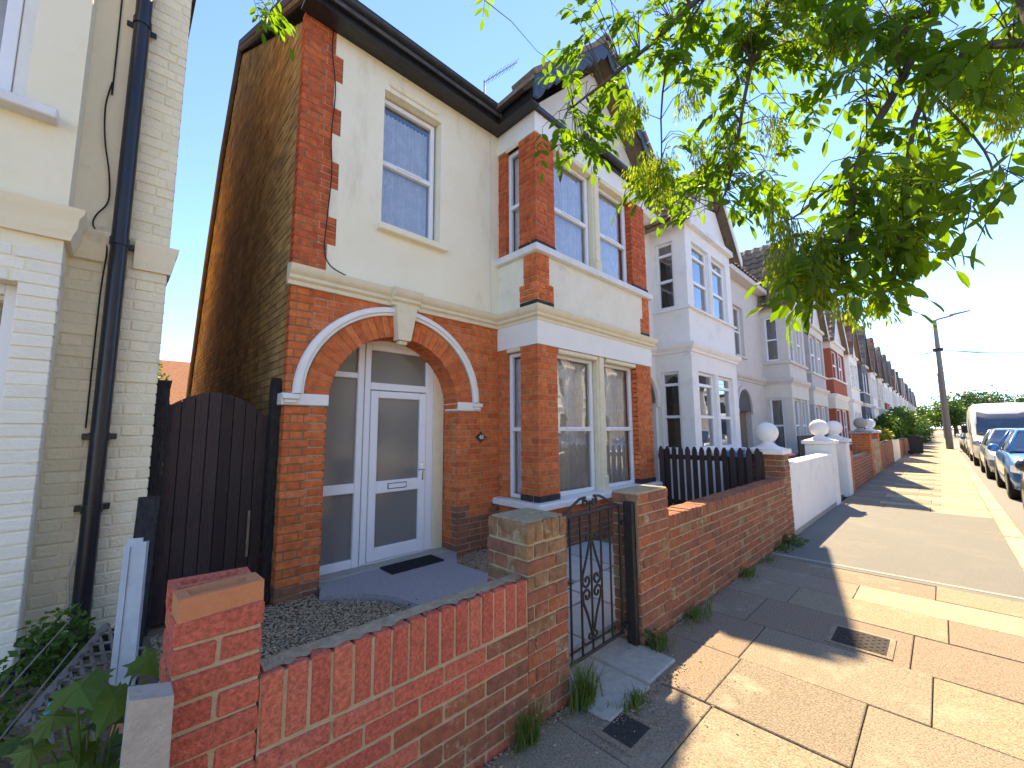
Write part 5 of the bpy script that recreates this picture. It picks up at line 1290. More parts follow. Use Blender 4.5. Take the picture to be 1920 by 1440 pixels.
def terrace(x0, bx0, bx1, x1, wall, label, trim='h_white', yb=3.26, yf=4.0, zs=(1.06, 2.62, 2.98, 3.17, 3.85, 3.92, 5.33, 5.66), apex=7.75, roof='tile', ent=True, arch=True, small_light=True, detail=1, col_mat=None, panel_mat=None, main_eave=6.2, tiles=None, barge='h_white', blinds=False, xform=None, fl_mat=None, open_gable=True):
    """a bay fronted terraced house: zs = lower sill, lower head, cornice bottom/top, upper sill bottom, upper window foot and head, bay eaves"""
    z1, z2, z3, z4, z5, z6, z7, z8 = zs
    W, T = K[wall], K[trim]
    base = (xform @ Vector(((x0 + x1) / 2, yf, 0))) if xform else Vector(((x0 + x1) / 2, yf, 0))
    h = thing("terraced_house", base, label, "house", "houses along the street")
    def fr(kind, ox, oy):
        m_ = face_frame(kind, ox, oy); return xform @ m_ if xform else m_
    I = xform
    F_, FB_, FL_ = fr('f', 0, yf), fr('f', 0, yb), fr('l', bx0, yf)
    ops = []
    ex0, ex1 = x0 + .15, bx0
    wx = (ex0 + ex1) / 2
    if ent: ops = [(wx - .42, wx + .42, z5 + .05, z7 - .02)]
    dr = (wx - .62, wx + .62, 0.05, 2.0)
    q = wall_sheet(F_, x0, bx0, 0, main_eave, ops + ([dr] if ent else []), .5 if False else .16)
    if ent and arch:
        # arched head over the porch opening: cut as a fan above the rectangle
        pass
    q.build("wall", W, h, recalc=False)
    if ent:
        w_ = window(h, F_, ops[0][0], ops[0][1], ops[0][2], ops[0][3], [ops[0][2] + (ops[0][3] - ops[0][2]) * .5], K['upvc'], K['glass'], fr=.05, inset=.10)
        s_ = MB(F_); s_.cbox(ops[0][0] - .06, ops[0][1] + .06, -.06, .1, ops[0][2] - .07, ops[0][2] - .002, .01); s_.build("sill", T, w_)
        # porch: arch moulding, dark recess and door
        a0, a1 = dr[0], dr[1]; r_ = (a1 - a0) / 2; cx = (a0 + a1) / 2
        s_ = MB(F_); vs = []; fs = []; N_ = 20
        for t in np.linspace(-math.pi / 2, math.pi / 2, N_):
            for (rr, d) in ((r_ + .02, -.05), (r_ + .14, -.05), (r_ + .14, .02), (r_ + .02, .02)): vs.append((cx + rr * math.sin(t), d, 2.0 - .0 + rr * math.cos(t)))
        for i in range(N_ - 1):
            for k in range(4): fs.append((i * 4 + k, i * 4 + (k + 1) % 4, i * 4 + 4 + (k + 1) % 4, i * 4 + 4 + k))
        s_.add(vs, fs); s_.build("arch_mould", T, h, smooth=40)
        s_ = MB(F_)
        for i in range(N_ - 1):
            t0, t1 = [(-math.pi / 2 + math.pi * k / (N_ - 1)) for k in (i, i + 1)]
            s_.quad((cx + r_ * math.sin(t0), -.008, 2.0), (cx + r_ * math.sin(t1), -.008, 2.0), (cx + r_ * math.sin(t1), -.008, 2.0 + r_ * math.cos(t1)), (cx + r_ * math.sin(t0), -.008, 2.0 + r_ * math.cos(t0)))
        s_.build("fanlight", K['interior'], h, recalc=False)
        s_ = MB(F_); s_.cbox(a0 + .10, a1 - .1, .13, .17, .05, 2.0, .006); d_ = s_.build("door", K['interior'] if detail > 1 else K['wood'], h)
        for xx in (a0 - .12, a1 + .12):
            s_ = MB(F_); s_.cbox(xx - .13, xx + .13, -.06, .02, 1.92, 2.06, .008); s_.build("impost", T, h)
    # bay
    n_l = 2; pw = .30; mw = .16
    ww_ = (bx1 - bx0 - 2 * pw - mw) / 2
    L1 = [(bx0 + pw, bx0 + pw + ww_), (bx1 - pw - ww_, bx1 - pw)]
    low = [(a, b, z1, z2) for a, b in L1]; upw = [(a, b, z6, z7) for a, b in L1]
    dpt = yf - yb; sd = [(.10, dpt - .26, z1, z2), (.10, dpt - .26, z6, z7)]
    cm = K[col_mat] if col_mat else W
    q = wall_sheet(FB_, bx0, bx1, 0, z8, low + upw, .12); q.build("bay_wall", cm, h, recalc=False)
    q = wall_sheet(FL_, 0, dpt, 0, z8, sd if dpt > .5 else [], .10); q.build("bay_side_wall", cm, h, recalc=False)
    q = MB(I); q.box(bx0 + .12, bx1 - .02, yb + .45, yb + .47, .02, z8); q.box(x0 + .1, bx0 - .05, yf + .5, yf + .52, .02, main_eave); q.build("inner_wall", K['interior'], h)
    bars = [lambda a, b: [b - .26, a + (b - a) * .42], lambda a, b: [a + (b - a) * .48]][0 if small_light else 1]
    for (a, b, za, zb) in low + upw: window(h, FB_, a, b, za, zb, bars(za, zb), K['upvc'], K['glass'], fr=.055, inset=.07)
    if dpt > .5:
        for (a, b, za, zb) in sd: window(h, FL_, a, b, za, zb, bars(za, zb), K['upvc'], K['glass'], fr=.05, inset=.05)
    pth = [(bx0, yf), (bx0, yb), (bx1, yb), (bx1, yf)]
    fullpth = [(x0, yf), (bx0, yf)] + pth[1:] if ent else pth
    c2 = [(-.02, z3), (.03, z3), (.04, z3 + .05), (.075, z3 + .08), (.10, z3 + .13), (.105, z4 - .01), (-.02, z4 + .015)]
    q = MB(I); q.sweep(c2, fullpth); q.build("string_course", T, h, smooth=30)
    q = MB(I); q.sweep([(.06, z5), (.06, z6 - .03), (-.1, z6 - .004), (-.1, z5)], pth); q.build("bay_sill", T, h)
    q = MB(I); q.sweep([(.08, z1 - .08), (.08, z1 - .02), (-.1, z1 - .004), (-.1, z1 - .08)], pth); q.build("bay_sill", T, h)
    if fl_mat: 
        q = MB(I); q.sweep([(.014, z2 + .02), (.014, z3), (-.1, z3), (-.1, z2 + .02)], pth); q.build("bay_head_band", K[fl_mat], h)
        q = MB(I); q.sweep([(.014, z7 + .02), (.014, z8), (-.1, z8), (-.1, z7 + .02)], pth); q.build("bay_head_band", K[fl_mat], h)
    if panel_mat:
        q = MB(I); q.sweep([(.012, z4), (.012, z5), (-.1, z5), (-.1, z4)], pth); q.build("bay_panel", K[panel_mat], h)
    s_ = MB(FB_); s_.cbox((bx0 + bx1) / 2 - .04, (bx0 + bx1) / 2 + .04, -.02, .06, z1, z2, .01); s_.build("mullion", T, h); s_ = MB(FB_); s_.cbox((bx0 + bx1) / 2 - .04, (bx0 + bx1) / 2 + .04, -.02, .06, z6, z7, .01); s_.build("mullion", T, h)
    # right return of bay and body
    q = MB(I); q.quad((bx1, yb, 0), (bx1, yf + .2, 0), (bx1, yf + .2, z8), (bx1, yb, z8)); q.quad((x1, yf, 0), (x1, yf + 6, 0), (x1, yf + 6, main_eave), (x1, yf, main_eave)); q.quad((x0, yf, 0), (x0, yf + 6, 0), (x0, yf + 6, main_eave), (x0, yf, main_eave)); q.quad((x0, yf + 6, 0), (x1, yf + 6, 0), (x1, yf + 6, main_eave), (x0, yf + 6, main_eave))
    q.quad((bx1, yf, 0), (x1, yf, 0), (x1, yf, main_eave), (bx1, yf, main_eave)); q.build("return_wall", W, h, recalc=False)
    # roofs
    rz = main_eave + (2.0 if detail == 1 else .9)
    q = MB(I); q.prism([(yf - .22, main_eave - .06), (yf + 3, rz), (yf + 6.2, main_eave - .06)], 'x', x0, x1); q.build("roof", K[roof], h)
    q = MB(I); q.cbox(x0, bx0 - .06, yf - .28, yf - .0, main_eave - .18, main_eave - .02, .01); q.build("gutter", T, h)
    gx = (bx0 + bx1) / 2; o_ = .22
    q = MB(I); q.prism([(bx0, z8), (bx1, z8), (gx, apex - .22)], 'y', yb + .012, yb + .1); q.build("gable", cm if not fl_mat else K[fl_mat], h)
    for s_, xe in ((-1, bx0 - o_), (1, bx1 + o_)):
        e0 = (xe, z8 - .02); e1 = (gx, apex)
        q = MB(I); q.prism([(e0[0], e0[1]), e1, (e1[0], e1[1] - .09), (e0[0], e0[1] - .09)], 'y', yb - .20, yf + 3.0); q.build("gable_roof", K[roof], h)
        q = MB(I); q.prism([(e0[0], e0[1] - .06), (e1[0], e1[1] - .06), (e1[0], e1[1] - .24), (e0[0], e0[1] - .24)], 'y', yb - .23, yb - .201); q.build("bargeboard", K[barge], h)
        if s_ < 0 and tiles and xform is None:
            tiled_slope(h, (e0[0], yb - .2, e0[1]), (e0[0], yb + tiles[2], e0[1]), (e1[0], yb - .2, e1[1]), K[roof], tiles[0], tiles[1])
    q = MB(I); q.sweep([(.10, z8 - .05), (.10, z8 + .06), (-.05, z8 + .06), (-.05, z8 - .05)], [(bx0, yf), (bx0, yb), (bx1, yb)]); q.build("bay_eave", T, h)
    return h

SAMEGROUP = "plain far houses of the terrace"
h1 = terrace(6.46, 8.0, 10.55, 11.0, 'h_white', "white painted house with a two storey square bay behind the black picket fence", tiles=(16, 9, 4.4), main_eave=5.9, apex=7.4)
q = MB(); q.cbox(8.0 - .3, 8.0 + .1, 5.2, 5.6, 6.6, 7.5, .01)
h2 = terrace(11.0, 15.7, 18.15, 18.3, 'h_beige', "pale beige house with an arched porch just beyond the white bay", zs=(.75, 2.45, 2.90, 3.12, 3.60, 3.72, 5.20, 5.55), main_eave=6.15, apex=8.2, small_light=False, tiles=(18, 11, 5.0), trim='h_beige', fl_mat='h_cream')
# tiled front slope of the beige house, seen above its gutter
tiled_slope(h2, (11.2, 3.72, 6.12), (16.4, 3.72, 6.12), (11.2, 6.9, 8.24), K['tile'], 20, 12)
h3 = terrace(18.3, 19.0, 21.8, 22.0, 'h_mauve', "mauve grey house with pale bay bands next to the beige house", zs=(.75, 2.35, 2.85, 3.05, 3.55, 3.65, 5.15, 5.50), ent=False, small_light=False, main_eave=6.0, apex=8.0, fl_mat='h_cream', trim='h_cream', tiles=(12, 9, 4.0))
h4 = terrace(22.0, 23.6, 27.4, 27.6, 'h_cream', "cream house with red brick bay panels and columns", zs=(.75, 2.35, 2.85, 3.05, 3.70, 3.80, 5.15, 5.55), ent=False, small_light=False, main_eave=6.0, apex=8.1, col_mat='h_red', panel_mat='h_red', fl_mat='h_cream', tiles=(12, 9, 4.0))
spec = [('h_white', 'tile_red', "white house with a red tiled bay gable beyond the red brick bay", 'black', None),
        ('h_dark', 'tile', "dark blue grey painted house halfway down the street", 'black', None),
        ('h_white', 'tile_red', "white house with black window trim beyond the dark blue grey house", 'black', None),
        ('h_cream', 'tile', "pale house with a brown tiled gable beyond the black trimmed one", 'h_dark', None),
        ('h_white', 'tile', "house with a red brick panel between its bay windows, just before the hedge", 'h_dark', 'h_red')]
x = 27.6
for i, (wl_, rf_, lab, brg, pm) in enumerate(spec):
    terrace(x, x + 1.6, x + 4.9, x + 5.2, wl_, lab, zs=(.75, 2.35, 2.85, 3.05, 3.70, 3.80, 5.15, 5.6), ent=False, small_light=False, main_eave=5.9, apex=8.3, roof=rf_, barge=brg, panel_mat=pm, tiles=(9, 8, 3.2), detail=0); x += 5.2
k = 0
while k < 12:
    lab = "far %s terraced house, %s of the row past the hedge" % (['white', 'cream'][k % 2], ['first', 'second', 'third', 'fourth', 'fifth', 'sixth', 'seventh', 'eighth', 'ninth', 'tenth', 'eleventh', 'last'][k])
    hh = terrace(x, x + 1.6, x + 4.9, x + 5.2, ['h_white', 'h_cream'][k % 2], lab, zs=(.75, 2.35, 2.85, 3.05, 3.70, 3.80, 5.15, 5.6), ent=False, small_light=False, main_eave=5.9, apex=[8.3, 8.0, 8.2, 7.9][k % 4], roof=['tile', 'tile_red', 'slate', 'tile'][k % 4], barge=['h_dark', 'h_white', 'black', 'h_cream', 'h_white'][k % 5], panel_mat=[None, 'h_red', None][k % 3], detail=0); x += 5.2; k += 1

# rear house seen through the alley
rh = thing("rear_house", (1.6, 24, 0), "distant house with a red tiled roof seen through the side alley", "house")
q = MB(); q.box(-2.5, 5, 24, 30, 0, 2.75); q.build("wall", K['concrete'], rh)
q = MB(); q.prism([(23.6, 2.7), (27, 5.1), (30.4, 2.7)], 'x', -3, 5.4); q.build("roof", K['tile_red'], rh)
shrub("tree", (.5, 13.5, 2.6), (.5, .6, .7), 500, .10, K['bush'], "small leafy tree behind the cream house, seen in the alley gap", "tree")

# opposite terrace, seen only as reflections in the panes
RX = Matrix.Translation((12, -8.6, 0)) @ Matrix.Rotation(math.pi, 4, 'Z')
for i in range(-6, 5):
    terrace(i * 5.4 - 6, i * 5.4 - 6 + 2.2, i * 5.4 - 6 + 5.0, i * 5.4 - 6 + 5.4, ['h_white', 'h_cream', 'h_beige', 'h_cream', 'h_white'][i % 5],
            "%s bay fronted house across the road, %s of the row seen in reflections" % (['white', 'cream', 'beige', 'cream', 'white'][i % 5], ['seventh', 'eighth', 'ninth', 'tenth', 'last', 'first', 'second', 'third', 'fourth', 'fifth', 'sixth'][i]),
            yf=2.6, yb=1.9, zs=(.75, 2.35, 2.85, 3.05, 3.70, 3.80, 5.15, 5.6), small_light=False, main_eave=5.9, apex=7.8, xform=RX)
op = MB(); op.box(-30, 300, -11.3, -7.6, -.13, 0.0); op.build("far_pavement", K['slab_pale'], kind="structure")

# ------------------------------------------------------------------ further garden walls
def brick_wall(x0, x1, z1, label, pier=False, n_obj=120):
    t = thing("garden_wall" if not pier else "brick_pier", ((x0 + x1) / 2, 1.64, 0), label, "wall" if not pier else "pier", "brick garden walls" if not pier else "brick garden piers")
    dy = .22 if not pier else .44
    q = MB(); q.box(x0 + .006, x1 - .006, YW + .007, YW + dy, -.03, z1 - .01); q.build("mortar", K['mortar_new'], t)
    B = Bricks(); nc = int(z1 / .075)
    B.field(F0, x0, x1, 0, nc, K['brick_old'] if not pier else K['brick'], h=z1 / nc, bond='flemish'); B.field(face_frame('l', x0, YW + dy), 0, dy - .1, 0, nc, K['brick_old'] if not pier else K['brick'], h=z1 / nc, bond='stretcher', start=1)
    B.finish(t, n_obj); return t
brick_wall(12.25, 12.75, .95, "dark red brick pier just beyond the white ball topped pier", True)
brick_wall(12.75, 16.6, .74, "low brown brick wall beyond the white rendered piers", n_obj=200)
for (x0, lab) in ((16.6, "orange brick pier with a stone ball, near one of the far pair"), (18.9, "orange brick pier with a white flat ball, far one of the pair")):
    t = brick_wall(x0, x0 + .42, 1.30, lab, True, 60)
    ball_cap(t, x0 + .21, YW + .22, 1.30, .17, .28, K['concrete'] if x0 < 17 else K['h_white'])
q = thing("timber_fence", (14.6, 2.6, 0), "dark timber fence panel behind the low brown wall", "fence")
for i in range(24):
    m_ = MB(); m_.cbox(12.6 + i * .165, 12.6 + i * .165 + .155, 2.55, 2.58, 0, 1.28, .004); m_.build("board", K['wood_black'], q)
t = thing("garden_wall", (17.9, 1.64, 0), "rough flint faced wall between the two orange brick piers", "wall", "rendered garden walls")
m_ = MB(); m_.box(17.03, 18.89, YW + .02, YW + .2, -.03, 1.1); m_.build("core", K['mortar_new'], t)
for i in range(150):
    m_ = MB(); a = rnd.uniform(17.1, 18.8); z_ = rnd.uniform(.05, 1.05); r_ = rnd.uniform(.05, .1)
    m_.lathe([(max(.004, r_ * math.sin(tt)), -r_ * math.cos(tt) * .5) for tt in np.linspace(0, math.pi, 5)], (a, YW + .02, z_), 7, 'y'); m_.build("stone", K['gravel'], t)
brick_wall(19.35, 24.5, .95, "red brick garden wall beyond the far orange piers", n_obj=60)
t = thing("garden_wall", (26.2, 1.64, 0), "short pale rendered wall before the hedge", "wall", "rendered garden walls")
m_ = MB(); m_.cbox(24.6, 28.5, YW, YW + .2, -.03, .9, .01); m_.build("wall", K['h_cream'], t)
brick_wall(28.6, 48, .85, "long red brick garden wall running away under the hedge", n_obj=0)

# ------------------------------------------------------------------ street tree (ash)
def leaflet(mb, base, d, nrm, ln, wd):
    d = d.normalized(); s_ = d.cross(nrm).normalized(); n_ = s_.cross(d)
    bend = rnd.uniform(.05, .22) * ln; fold = .12 * wd
    P = [base]
    mids = [base + d * (ln * t) - n_ * (bend * t * t) for t in (.28, .58, .82, 1.0)]
    ws = (.42, .5, .30)
    vs = [tuple(base)] + [tuple(m_) for m_ in mids]
    for k in range(3):
        vs.append(tuple(mids[k] + s_ * (wd * ws[k]) + n_ * fold)); vs.append(tuple(mids[k] - s_ * (wd * ws[k]) + n_ * fold))
    mb.cur = rnd.random()
    mb.add(vs, [(0, 5, 1), (0, 1, 6), (1, 5, 7, 2), (1, 2, 8, 6), (2, 7, 9, 3), (2, 3, 10, 8), (3, 9, 4), (3, 4, 10)])
def compound(mb, p, d, droop, ln, npair, ls):
    """an ash leaf: rachis with paired leaflets"""
    d = d.normalized(); side = d.cross(Vector((0, 0, 1)))
    side = side.normalized() if side.length > .05 else Vector((1, 0, 0))
    pts = []
    for i in range(npair + 2):
        t = i / (npair + 1); pts.append(p + d * (ln * t) + Vector((0, 0, -droop * ln * t * t)))
    mb.cur = .5
    mb.tube(pts, [.0022] * len(pts), 3, False)
    for i in range(1, npair + 1):
        for s_ in (-1, 1):
            dd = (d * rnd.uniform(.45, .75) + side * s_ * rnd.uniform(.8, 1.1) + Vector((0, 0, rnd.uniform(-.75, -.1))))
            leaflet(mb, pts[i], dd, Vector((rnd.uniform(-.5, .5), rnd.uniform(-.5, .5), 1)), ls * rnd.uniform(.8, 1.15), ls * rnd.uniform(.36, .48))
    leaflet(mb, pts[-1], (pts[-1] - pts[-2]) + Vector((0, 0, -.02)), Vector((rnd.uniform(-.4, .4), rnd.uniform(-.4, .4), 1)), ls * 1.15, ls * .45)
tree = thing("ash_tree", (1.3, -.33, 0), "overhanging ash tree with drooping leaf sprays and bunches of keys", "tree")
def limb(pts, r0, r1, name="branch", n=8):
    m_ = MB(); k = len(pts); P = [Vector(p) for p in pts]; Q = []
    for i in range(k - 1):                       # Catmull-Rom smoothing
        a, b, c, d = P[max(0, i - 1)], P[i], P[i + 1], P[min(k - 1, i + 2)]
        for t in (0, .25, .5, .75): Q.append(.5 * ((2 * b) + (c - a) * t + (2 * a - 5 * b + 4 * c - d) * t * t + (3 * b - a - 3 * c + d) * t ** 3) + Vector((rnd.uniform(-1, 1), rnd.uniform(-1, 1), rnd.uniform(-1, 1))) * r1 * .6)
    Q.append(P[-1]); rs = [r0 + (r1 - r0) * i / (len(Q) - 1) for i in range(len(Q))]
    m_.tube(Q, rs, n); m_.build(name, K['bark'], tree, smooth=True); return Q
T0 = Vector((1.3, -.33, 0))
trunk = limb([T0, (1.31, -.33, 1.2), (1.33, -.32, 2.4), (1.38, -.30, 3.4), (1.46, -.25, 4.6), (1.6, -.1, 6.2)], .15, .05, "trunk", 14)
BR = []
BR += limb([(1.36, -.31, 3.0), at(1850, -130, 2.135), at(1760, 0, 2.196), at(1690, 150, 2.135), at(1610, 300, 2.074), at(1592, 430, 2.013), at(1560, 540, 1.952)], .034, .007)
BR += limb([(1.42, -.28, 3.9), at(1700, -260, 2.440), at(1500, -160, 2.623), at(1330, -20, 2.745), at(1200, 100, 2.806), at(1075, 200, 2.745)], .04, .006)
BR += limb([at(1500, -160, 2.623), at(1440, 0, 2.623), at(1400, 160, 2.562), at(1378, 300, 2.501), at(1345, 400, 2.440)], .018, .005)
BR += limb([(1.34, -.31, 2.8), at(1960, 60, 1.769), at(1830, 90, 1.952), at(1740, 170, 2.013), at(1700, 300, 2.013), at(1690, 440, 1.952)], .026, .006)
BR += limb([(1.5, -.2, 5.0), at(1200, -420, 3.050), at(760, -300, 3.111), at(600, -90, 3.050), at(505, 22, 2.928)], .03, .004)
BR += limb([at(1330, -20, 2.745), at(1250, 130, 2.745), at(1240, 300, 2.684)], .010, .004)
BR += limb([at(1200, -420, 3.050), at(960, -140, 2.928), at(908, 0, 2.867)], .01, .003)
BR += limb([at(1610, 300, 2.074), at(1500, 400, 2.098), at(1450, 420, 2.135)], .008, .003)
BR += limb([at(1740, 170, 2.013), at(1830, 260, 1.830), at(1870, 340, 1.708)], .007, .003)
BRV = BR + trunk[-8:]
CL = [(1110, 20, 55, 55, 9, 2.25), (1058, 120, 42, 62, 9, 2.25), (1075, 250, 70, 50, 15, 2.2), (1140, 190, 55, 55, 11, 2.25), (1240, 60, 85, 75, 30, 2.3), (1360, 90, 105, 95, 44, 2.2), (1470, 50, 100, 75, 40, 2.1),
      (1590, 30, 110, 55, 36, 1.95), (1340, 260, 75, 75, 24, 2.1), (1250, 350, 85, 55, 22, 2.15), (1420, 350, 60, 60, 15, 2.0), (1720, 90, 110, 80, 28, 1.75), (1850, 140, 80, 70, 18, 1.6), (1690, 290, 95, 70, 24, 1.7),
      (1590, 400, 105, 75, 30, 1.7), (1520, 520, 75, 65, 20, 1.65), (1640, 500, 75, 65, 18, 1.62), (1730, 400, 55, 70, 16, 1.62), (1850, 345, 45, 25, 5, 1.4), (1895, 290, 15, 10, 1, 1.35), (505, 22, 36, 26, 6, 2.4), (908, 2, 8, 5, 1, 2.35), (1580, 180, 90, 60, 10, 1.8), (1900, 30, 40, 50, 8, 1.6), (1480, 220, 40, 60, 6, 2.1), (1250, -80, 150, 60, 24, 2.3), (1550, -80, 200, 60, 24, 2.0), (1850, -60, 120, 60, 14, 1.7)]
leaves = []
for (cx, cy, rx, ry, n, dep) in CL:
    dep *= 1.22
    for i in range(int(n * 1.2 + .5)):
        a = rnd.uniform(0, 6.28); q = math.sqrt(rnd.random())
        p = at(cx + math.cos(a) * q * rx, cy + math.sin(a) * q * ry, dep + rnd.gauss(0, .14))
        nb_ = min(BRV, key=lambda b: (b - p).length)
        leaves.append((p, nb_, dep))
leaves.sort(key=lambda t: t[2])
protos = []
for k in range(7):
    mb = MB(); compound(mb, Vector((0, 0, 0)), Vector((1, 0, 0)), rnd.uniform(.2, .7), rnd.uniform(.15, .22), rnd.choice((2, 3, 3, 4)), rnd.uniform(.078, .105))
    me = bpy.data.meshes.new("leaf"); me.from_pydata(mb.v, [], mb.f); a_ = me.attributes.new("rnd", 'FLOAT', 'FACE'); a_.data.foreach_set("value", [v * .35 for v in mb.r]); me.materials.append(K['leaf']); protos.append(me)
rest = MB(); twigs = MB(); tbase = wloc(tree)
for i, (p, nb_, dep) in enumerate(leaves):
    outw = (p - nb_); d = Vector((outw.x + rnd.gauss(0, .12), outw.y + rnd.gauss(0, .12), 0)); d = d.normalized() if d.length > .01 else Vector((1, 0, 0))
    d = (d + Vector((0, 0, rnd.uniform(-.7, .15)))).normalized()
    st_ = p - d * .10
    if outw.length > .05:
        mid = nb_.lerp(st_, .5) + Vector((0, 0, .04)); twigs.tube([tuple(nb_), tuple(mid), tuple(st_)], [.0035, .0028, .002], 4, False)
    if i < 300:
        o = bpy.data.objects.new("leaf", protos[i % 7]); col.objects.link(o); o.parent = tree; o.location = st_ - tbase
        o.rotation_euler = (rnd.uniform(-.8, .8), -math.asin(d.z), math.atan2(d.y, d.x)); s_ = rnd.uniform(.85, 1.2); o.scale = (s_, s_, s_)
    else: compound(rest, st_, d, rnd.uniform(.2, .7), rnd.uniform(.13, .2), rnd.choice((2, 3, 3, 4)), rnd.uniform(.068, .092))
rest.build("foliage", K['leaf'], tree, kind="stuff", recalc=False, rattr=True)
twigs.build("twigs", K['bark'], tree, kind="stuff", recalc=False)
kprotos = []
for k in range(4):
    mb = MB()
    for i in range(70):
        a = rnd.uniform(0, 6.28); q = .045 * math.sqrt(rnd.random()); t = rnd.random(); p = Vector((math.cos(a) * q, math.sin(a) * q, -.02 - .13 * t))
        d = Vector((math.cos(a) * .35, math.sin(a) * .35, -1)).normalized(); nrm = Vector((rnd.gauss(0, 1), rnd.gauss(0, 1), .2)); s_ = d.cross(nrm).normalized() * rnd.uniform(.0032, .0045); L_ = rnd.uniform(.028, .040)
        mb.cur = rnd.random() * .6
        mb.add([tuple(p), tuple(p + d * L_ * .45 + s_), tuple(p + d * L_), tuple(p + d * L_ * .45 - s_)], [(0, 1, 2, 3)])
    for i in range(6):
        a = rnd.uniform(0, 6.28); mb.tube([(0, 0, .02), (math.cos(a) * .02, math.sin(a) * .02, -.05), (math.cos(a) * .035, math.sin(a) * .035, -.11)], .0012, 3, False)
    me = bpy.data.meshes.new("seed_cluster"); me.from_pydata(mb.v, [], mb.f); a_ = me.attributes.new("rnd", 'FLOAT', 'FACE'); a_.data.foreach_set("value", mb.r); me.materials.append(K['key']); kprotos.append(me)
KC = [(1180, 215, 25, 35, 5, 2.2), (1225, 330, 55, 40, 12, 2.15), (1350, 300, 50, 40, 6, 2.05), (1440, 30, 60, 50, 8, 2.1), (1520, 500, 60, 50, 16, 1.62), (1470, 440, 30, 50, 6, 1.7), (1600, 560, 40, 30, 6, 1.6), (1560, 60, 60, 40, 7, 1.95), (1790, 180, 60, 40, 8, 1.65), (1880, 210, 40, 30, 6, 1.55), (1660, 420, 50, 60, 8, 1.62), (1450, 260, 20, 40, 4, 2.05), (1290, 180, 40, 40, 4, 2.2), (1730, 330, 40, 40, 5, 1.65)]
for (cx, cy, rx, ry, n, dep) in KC:
    dep *= 1.2
    for i in range(int(n * 1.8)):
        o = bpy.data.objects.new("seed_cluster", kprotos[rnd.randrange(4)]); col.objects.link(o); o.parent = tree
        o.location = at(cx + rnd.gauss(0, rx * .5), cy + rnd.gauss(0, ry * .5) - 25, dep + rnd.gauss(0, .08)) - tbase; o.rotation_euler = (rnd.uniform(-.25, .25), rnd.uniform(-.25, .25), rnd.uniform(0, 6.28)); s_ = rnd.uniform(.8, 1.15); o.scale = (s_, s_, s_)

# ------------------------------------------------------------------ cars
def loft(mb, rings):
    n = len(rings[0]); vs = [p for r_ in rings for p in r_]; fs = []
    for i in range(len(rings) - 1):
        for k in range(n): fs.append((i * n + k, i * n + (k + 1) % n, (i + 1) * n + (k + 1) % n, (i + 1) * n + k))
    fs.append(tuple(range(n))); fs.append(tuple((len(rings) - 1) * n + k for k in range(n)))
    mb.add(vs, fs)
def wheel(t, Mx, x_, y_, r_, s_):
    m_ = MB(Mx); m_.lathe([(r_ * .62, -.10), (r_ * .93, -.105), (r_, -.08), (r_, .08), (r_ * .93, .105), (r_ * .62, .10)], (x_, y_, r_), 24, 'y'); w_ = m_.build("wheel", K['rubber'], t, smooth=40)
    m_ = MB(Mx); m_.lathe([(.03, s_ * .095), (r_ * .25, s_ * .10), (r_ * .58, s_ * .085), (r_ * .63, s_ * .106)], (x_, y_, r_), 20, 'y'); m_.build("rim", K['metal'], w_, smooth=40)
